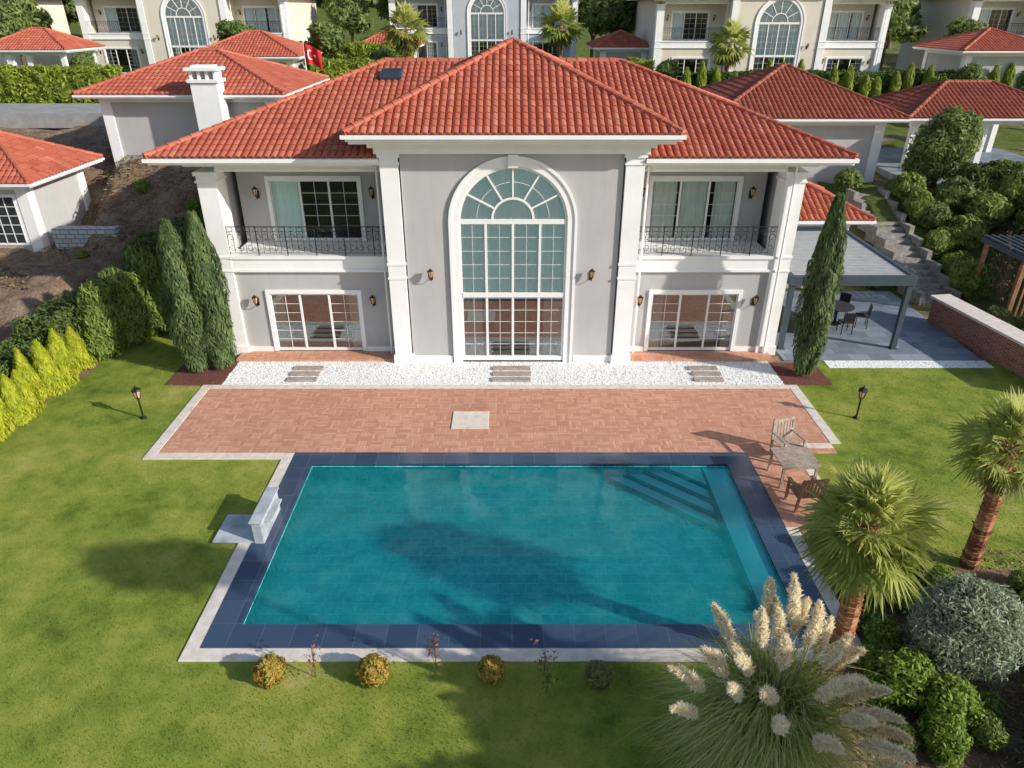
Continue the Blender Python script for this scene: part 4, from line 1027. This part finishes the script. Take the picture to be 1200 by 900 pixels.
def sapling(loc,h=.8,seed=0,mat='twig',spread=.22,nb=9,label='thin leafless sapling with reddish leaves',nl=90):
    r=random.Random(seed);t=thing('sapling',label,'plant',loc,0,'thin saplings between the small shrubs')
    b=MB();b.tube([(0,0,-.05),(.01,0,h*.5),(0,.02,h)],[.012,.009,.004],5)
    P=[]
    for i in range(nb):
        z=h*(.35+.6*r.random());a=r.random()*6.28;q=(spread*math.cos(a)*r.random()*1.2,spread*math.sin(a),z+spread*.8)
        b.tube([(0,0,z-.1),q],[.006,.003],4);P.append(q);P.append((q[0]*.6,q[1]*.6,z))
    b.obj('stem',M['bark'],t)
    P=np.array(P)[RNG.integers(0,len(P),nl)]+RNG.normal(size=(nl,3))*.05
    V_,F_=quads(P,unit(nl),.028,1.2);npmesh('foliage',V_,F_,np.repeat(RNG.random(nl),4),F[mat],t)
sapling((-3.65,9.1,0),.75,1);sapling((-1.42,9.2,0),.85,2);sapling((.6,9.15,0),.8,3);sapling((.62,8.75,0),.4,4,'shrub')
sapling((8.6,14.4,0),1.1,5,'twig',.4,16)
sapling((19.3,26.4,0),2.6,8,'twig',1.0,50,'bare reddish-brown tree beside timber pergola',500)

def palm(loc,h,label,R=1.0,n=46,lean=(0,0),dead=14,seg=18,group=None,wid=.030,span=110):
    t=thing('palm_tree',label,'palm tree',loc,0,group);top=Vector((lean[0],lean[1],h))
    b=MB();k=int(h*9)
    for i in range(k):
        s=i/k;p=Vector((lean[0]*s*s,lean[1]*s*s,h*s));s2=(i+1)/k;q=Vector((lean[0]*s2*s2,lean[1]*s2*s2,h*s2+.03))
        r=.14+.05*(1-s)**2+.03*s;b.tube([p,q],[r*.9,r*1.05],10,random.random())
        for j in range(9):
            a=j*.7+i*1.3+random.uniform(-.2,.2);c=p.lerp(q,.7);dd=Vector((math.cos(a),math.sin(a),random.uniform(.5,1.3))).normalized()
            b.bar(c+dd*.11,c+dd*(.19+.07*random.random()),random.uniform(.03,.06),.014,random.random())
    b.obj('trunk',F['ptrunk'],t)
    V_=[];T_=[]
    def leaf(az,el,pl,fl,tn,droop):
        d=Vector((math.cos(az)*math.cos(el),math.sin(az)*math.cos(el),math.sin(el)));sd=Vector((-math.sin(az),math.cos(az),0));up=sd.cross(d)*-1
        if up.z<0 and el<1.5:up=-up
        tilt=random.uniform(-.7,.7);sd=(sd*math.cos(tilt)+up*math.sin(tilt)).normalized();up=d.cross(sd)
        if up.z<0:up=-up
        base=top+Vector((0,0,-.1+.2*max(0,math.sin(el))));hub=base+d*pl+Vector((0,0,-.05))
        w=sd*.014
        V_.extend([base-w,base+w,hub+w,hub-w]);T_.extend([tn]*4)
        for i in range(seg):
            th=math.radians(-88+176*i/(seg-1));dr=(d*math.cos(th)+sd*math.sin(th)+up*.22*abs(math.sin(th))).normalized()
            ln=fl*(.78+.22*math.cos(th))*random.uniform(.82,1.15);side_=(d*-math.sin(th)+sd*math.cos(th))
            mid=hub+dr*ln*.5+up*.03;tip=hub+dr*ln+Vector((0,0,-droop*ln*(.3+.9*random.random())))
            ww=side_*wid*ln/.6+up*random.uniform(-.006,.006)
            V_.extend([hub,mid-ww,tip,mid+ww]);tt=min(1,max(0,tn+random.uniform(-.18,.2)));T_.extend([tt]*4)
    for i in range(n):
        el=math.radians(88-span*(i/n)**.9);az=i*2.39996;g_=i/n
        leaf(az,el+random.uniform(-.18,.18),R*random.uniform(.34,.62),R*random.uniform(.5,.72),.9-.38*g_+random.uniform(-.1,.08),.12+.3*g_)
    for i in range(dead):
        leaf(i*2.4+.5,math.radians(random.uniform(-75,-45)),R*.4,R*.5,.02,.2)
    V_=np.array([tuple(v) for v in V_]);npmesh('crown',V_,np.arange(len(V_)).reshape(-1,4),T_,F['palm'],t);return t
palm((5.95,9.12,0),3.4,'fan palm with orange-brown fibrous trunk at pool corner',1.05,78,(-.05,.12),12,24,None,.026,125)
p2=palm((10.2,12.1,0),2.95,'fan palm with shaggy trunk on the lawn edge',1.10,44,(.12,.25),8,22,None,.025,115)
bp=palm((-8.7,65,5.0),4.4,'fan palm with thick trunk beside a hedge',1.9,44,(0,0),16,12,'fan palms on the street above',.05)
for x,y,s in((4.3,70,1.05),(17.2,61.9,.95),(48,58,1.0)): dup(bp,(x,y,float(H(x,y))),random.random()*6,s)
# pampas grass
PB=(4.05,7.5)
pm=thing('pampas_grass','large pampas grass clump with feathery cream plumes','plant',(PB[0],PB[1],0))
n=5200;V_=[];T_=[]
for i in range(n):
    a=random.random()*6.283;R_=random.uniform(.3,2.0)*random.uniform(.7,1.05);Hh=random.uniform(.8,2.2)*(1-.15*R_/2);b0x=random.uniform(0,.35);tw=random.uniform(.008,.016)
    drop=random.uniform(.4,1.7);pts=[]
    bend=random.gauss(0,.35);kx=random.gauss(0,.10);ky=random.gauss(0,.10);pw=random.choice((1.2,1.4,1.5))
    for k in range(7):
        s=k/6;rr=b0x+R_*s**pw;z=Hh*math.sin(min(1,s*1.35)*1.5708)-drop*max(0,s-.45)**1.6*1.8
        aa=a+bend*s;pts.append((rr*math.cos(aa)+kx*s,rr*math.sin(aa)+ky*s,max(.02,z)))
    tn=random.random();ca,sa=math.cos(a),math.sin(a)
    for k in range(6):
        p,q=pts[k],pts[k+1];w0=tw*(1-k/6.5);w1=tw*(1-(k+1)/6.5)
        V_+= [(p[0]-sa*w0,p[1]+ca*w0,p[2]),(p[0]+sa*w0,p[1]-ca*w0,p[2]),(q[0]+sa*w1,q[1]-ca*w1,q[2]),(q[0]-sa*w1,q[1]+ca*w1,q[2])];T_+=[tn*.9+.03*k]*4
npmesh('leaf_clump',V_,np.arange(len(V_)).reshape(-1,4),T_,F['pampas'],pm)
for (tx,ty,tz) in [(4.05,8.38,2.75),(4.46,8.15,2.85),(4.75,8.0,2.7),(4.5,7.75,2.75),(3.78,7.8,2.7),(4.85,7.62,2.5),(4.85,7.15,2.3),(5.2,6.95,2.05),(5.2,6.5,1.8),(5.45,6.4,1.6),(4.35,6.45,2.0),(3.9,6.7,2.2),(2.62,7.06,1.85),(2.76,7.42,2.1),(3.12,7.55,2.35),(3.6,7.46,2.45),(3.27,7.18,2.15),(3.78,7.03,2.25),(4.15,7.5,2.5),(3.4,8.0,2.5),(5.0,7.35,2.1),(4.55,7.0,2.3),(4.9,7.9,2.4),(4.2,7.95,2.6),(3.5,7.75,2.25),(4.9,6.75,2.0),(4.3,8.3,2.55),(4.65,8.35,2.5),(5.3,7.3,1.9),(5.15,7.75,2.15),(4.0,8.05,2.4),(5.5,6.9,1.75)]:
    T0=Vector((tx-PB[0]+random.uniform(-.06,.06),ty-PB[1]+random.uniform(-.06,.06),tz+random.uniform(-.08,.08)))
    base0=Vector((T0.x*.15,T0.y*.15,0));d=(T0-base0);Lc=d.length;d.normalize();pl_l=random.uniform(.5,.68);L_=Lc+pl_l*.5;st_=1-pl_l/L_
    hz=Vector((T0.x,T0.y,0));a=math.atan2(hz.y,hz.x)+random.uniform(-.9,.9);out=Vector((math.cos(a),math.sin(a),0))
    bd=random.uniform(.10,.35);dr_=random.uniform(.08,.28);P_=lambda q:base0+d*(L_*q)+out*(bd*(q**6-.3*q))-Vector((0,0,dr_*(q**8)))
    b=MB();b.tube([P_(s) for s in np.linspace(0,1,12)],.008,5);b.obj('stalk',M['wood'],pm)
    m=1800
    s=st_+RNG.random(m)*(1.01-st_)
    C=np.array([tuple(P_(q)) for q in s])
    ph=(s-st_)/(1.01-st_);lob=1+.25*np.sin(ph*14+a*3)
    rad=random.uniform(.085,.125)*np.sin(np.pi*np.clip(ph**.75*.93+.05,0,1))**.7*lob
    rd=unit(m);C=C+rd*(rad*RNG.random(m)**.6)[:,None]+np.array([tuple(out)])*(.06*RNG.random(m)*ph)[:,None]-np.array([[0,0,1]])*(.04*RNG.random(m))[:,None]
    al=np.tile(np.array(d)*1.0+np.array([0,0,-.1]),(m,1))+rd*1.0
    V2,F2=quads(C,unit(m),.017,3.0,al)
    npmesh('plume',V2,F2,np.repeat(.25+.7*RNG.random(m),4),F['plume'],pm)

dup(t1,(9.0,4.4,0),1.0,1.0,label='leafy garden tree at the corner of the lawn')
dup(t2,(6.6,3.5,0),2.0,.85,label='leafy garden tree at the corner of the lawn')
ht=plant('tree','tall bare-stemmed garden tree with small leafy crown','tree',cloud([(0,0,7.6,.75,.7,.5),(.6,.3,7.3,.5,.5,.4),(-.6,-.2,7.9,.5,.5,.4),(.1,-.6,8.0,.5,.45,.35)],2600,.09,1.6,.5,0,.5),'tree',(7.2,5.3,0),[((0,0,-.3),(.05,0,7.4),.10,.04)])

# flag
fl=thing('flagpole','white flagpole flying a red flag with crescent and star','flag',(-14.9,56.0,4.7))
b=MB();b.tube([(0,0,0),(0,0,4.2)],[.05,.03],8);b.lathe(0,0,[(.001,4.3),(.06,4.25),(.001,4.19)],8);b.obj('pole',M['trim'],fl)
b=MB();W_,Hf,nu,nv=1.8,1.2,72,48
def wave(u,v): return (u*.68+.04*math.sin(u*7),-.14*math.sin(u*4.5+v)*min(1,u*2)-.02,4.1-Hf+v-.12*u*u-.08*u)
pent=[];
for k in range(10):
    r=.17 if k%2==0 else .07;a=math.pi+k*math.pi/5;pent.append((1.02+r*math.cos(a),.6+r*math.sin(a)))
def inp(x,y,P):
    c=False;j=len(P)-1
    for i in range(len(P)):
        if (P[i][1]>y)!=(P[j][1]>y) and x<(P[j][0]-P[i][0])*(y-P[i][1])/(P[j][1]-P[i][1])+P[i][0]: c=not c
        j=i
    return c
for i in range(nu+1):
    for j in range(nv+1): b.v.append(wave(W_*i/nu,Hf*j/nv));b.t.append(.5)
for i in range(nu):
    for j in range(nv):
        x=W_*(i+.5)/nu;y=Hf*(j+.5)/nv
        cr=math.hypot(x-.62,y-.6)<.32 and math.hypot(x-.71,y-.6)>.25
        b.f.append((i*(nv+1)+j,(i+1)*(nv+1)+j,(i+1)*(nv+1)+j+1,i*(nv+1)+j+1));b.m.append(1 if cr or inp(x,y,pent) else 0)
b.obj('flag_cloth',[M['flagred'],M['flagwhite']],fl,smooth=True)

# ------------------------------------------------------------------ light & camera
sd=Vector((-2.5,1.15,-1.28)).normalized()
sun=bpy.data.lights.new('sun','SUN');sun.energy=5.0;sun.angle=math.radians(.9);sun.color=(1,.955,.87)
so=bpy.data.objects.new('sun',sun);COL.objects.link(so);so.rotation_euler=sd.to_track_quat('-Z','Y').to_euler();so.location=(30,-10,20)
W=bpy.data.worlds.new('World');S.world=W;W.use_nodes=True;nt=W.node_tree
sk=nt.nodes.new('ShaderNodeTexSky');sk.sky_type='NISHITA';sk.sun_disc=False;sk.sun_elevation=math.asin(-sd.z);sk.sun_rotation=math.atan2(-sd.x,-sd.y)
bg=nt.nodes['Background'];bg.inputs[1].default_value=.15;nt.links.new(sk.outputs[0],bg.inputs[0])
cam=bpy.data.cameras.new('camera');cam.sensor_width=36;cam.lens=24.9;cam.clip_end=3000;cam.clip_start=.1
co=bpy.data.objects.new('camera',cam);COL.objects.link(co);co.location=(0,0,11);co.rotation_euler=(math.radians(62.1),0,0)
S.camera=co
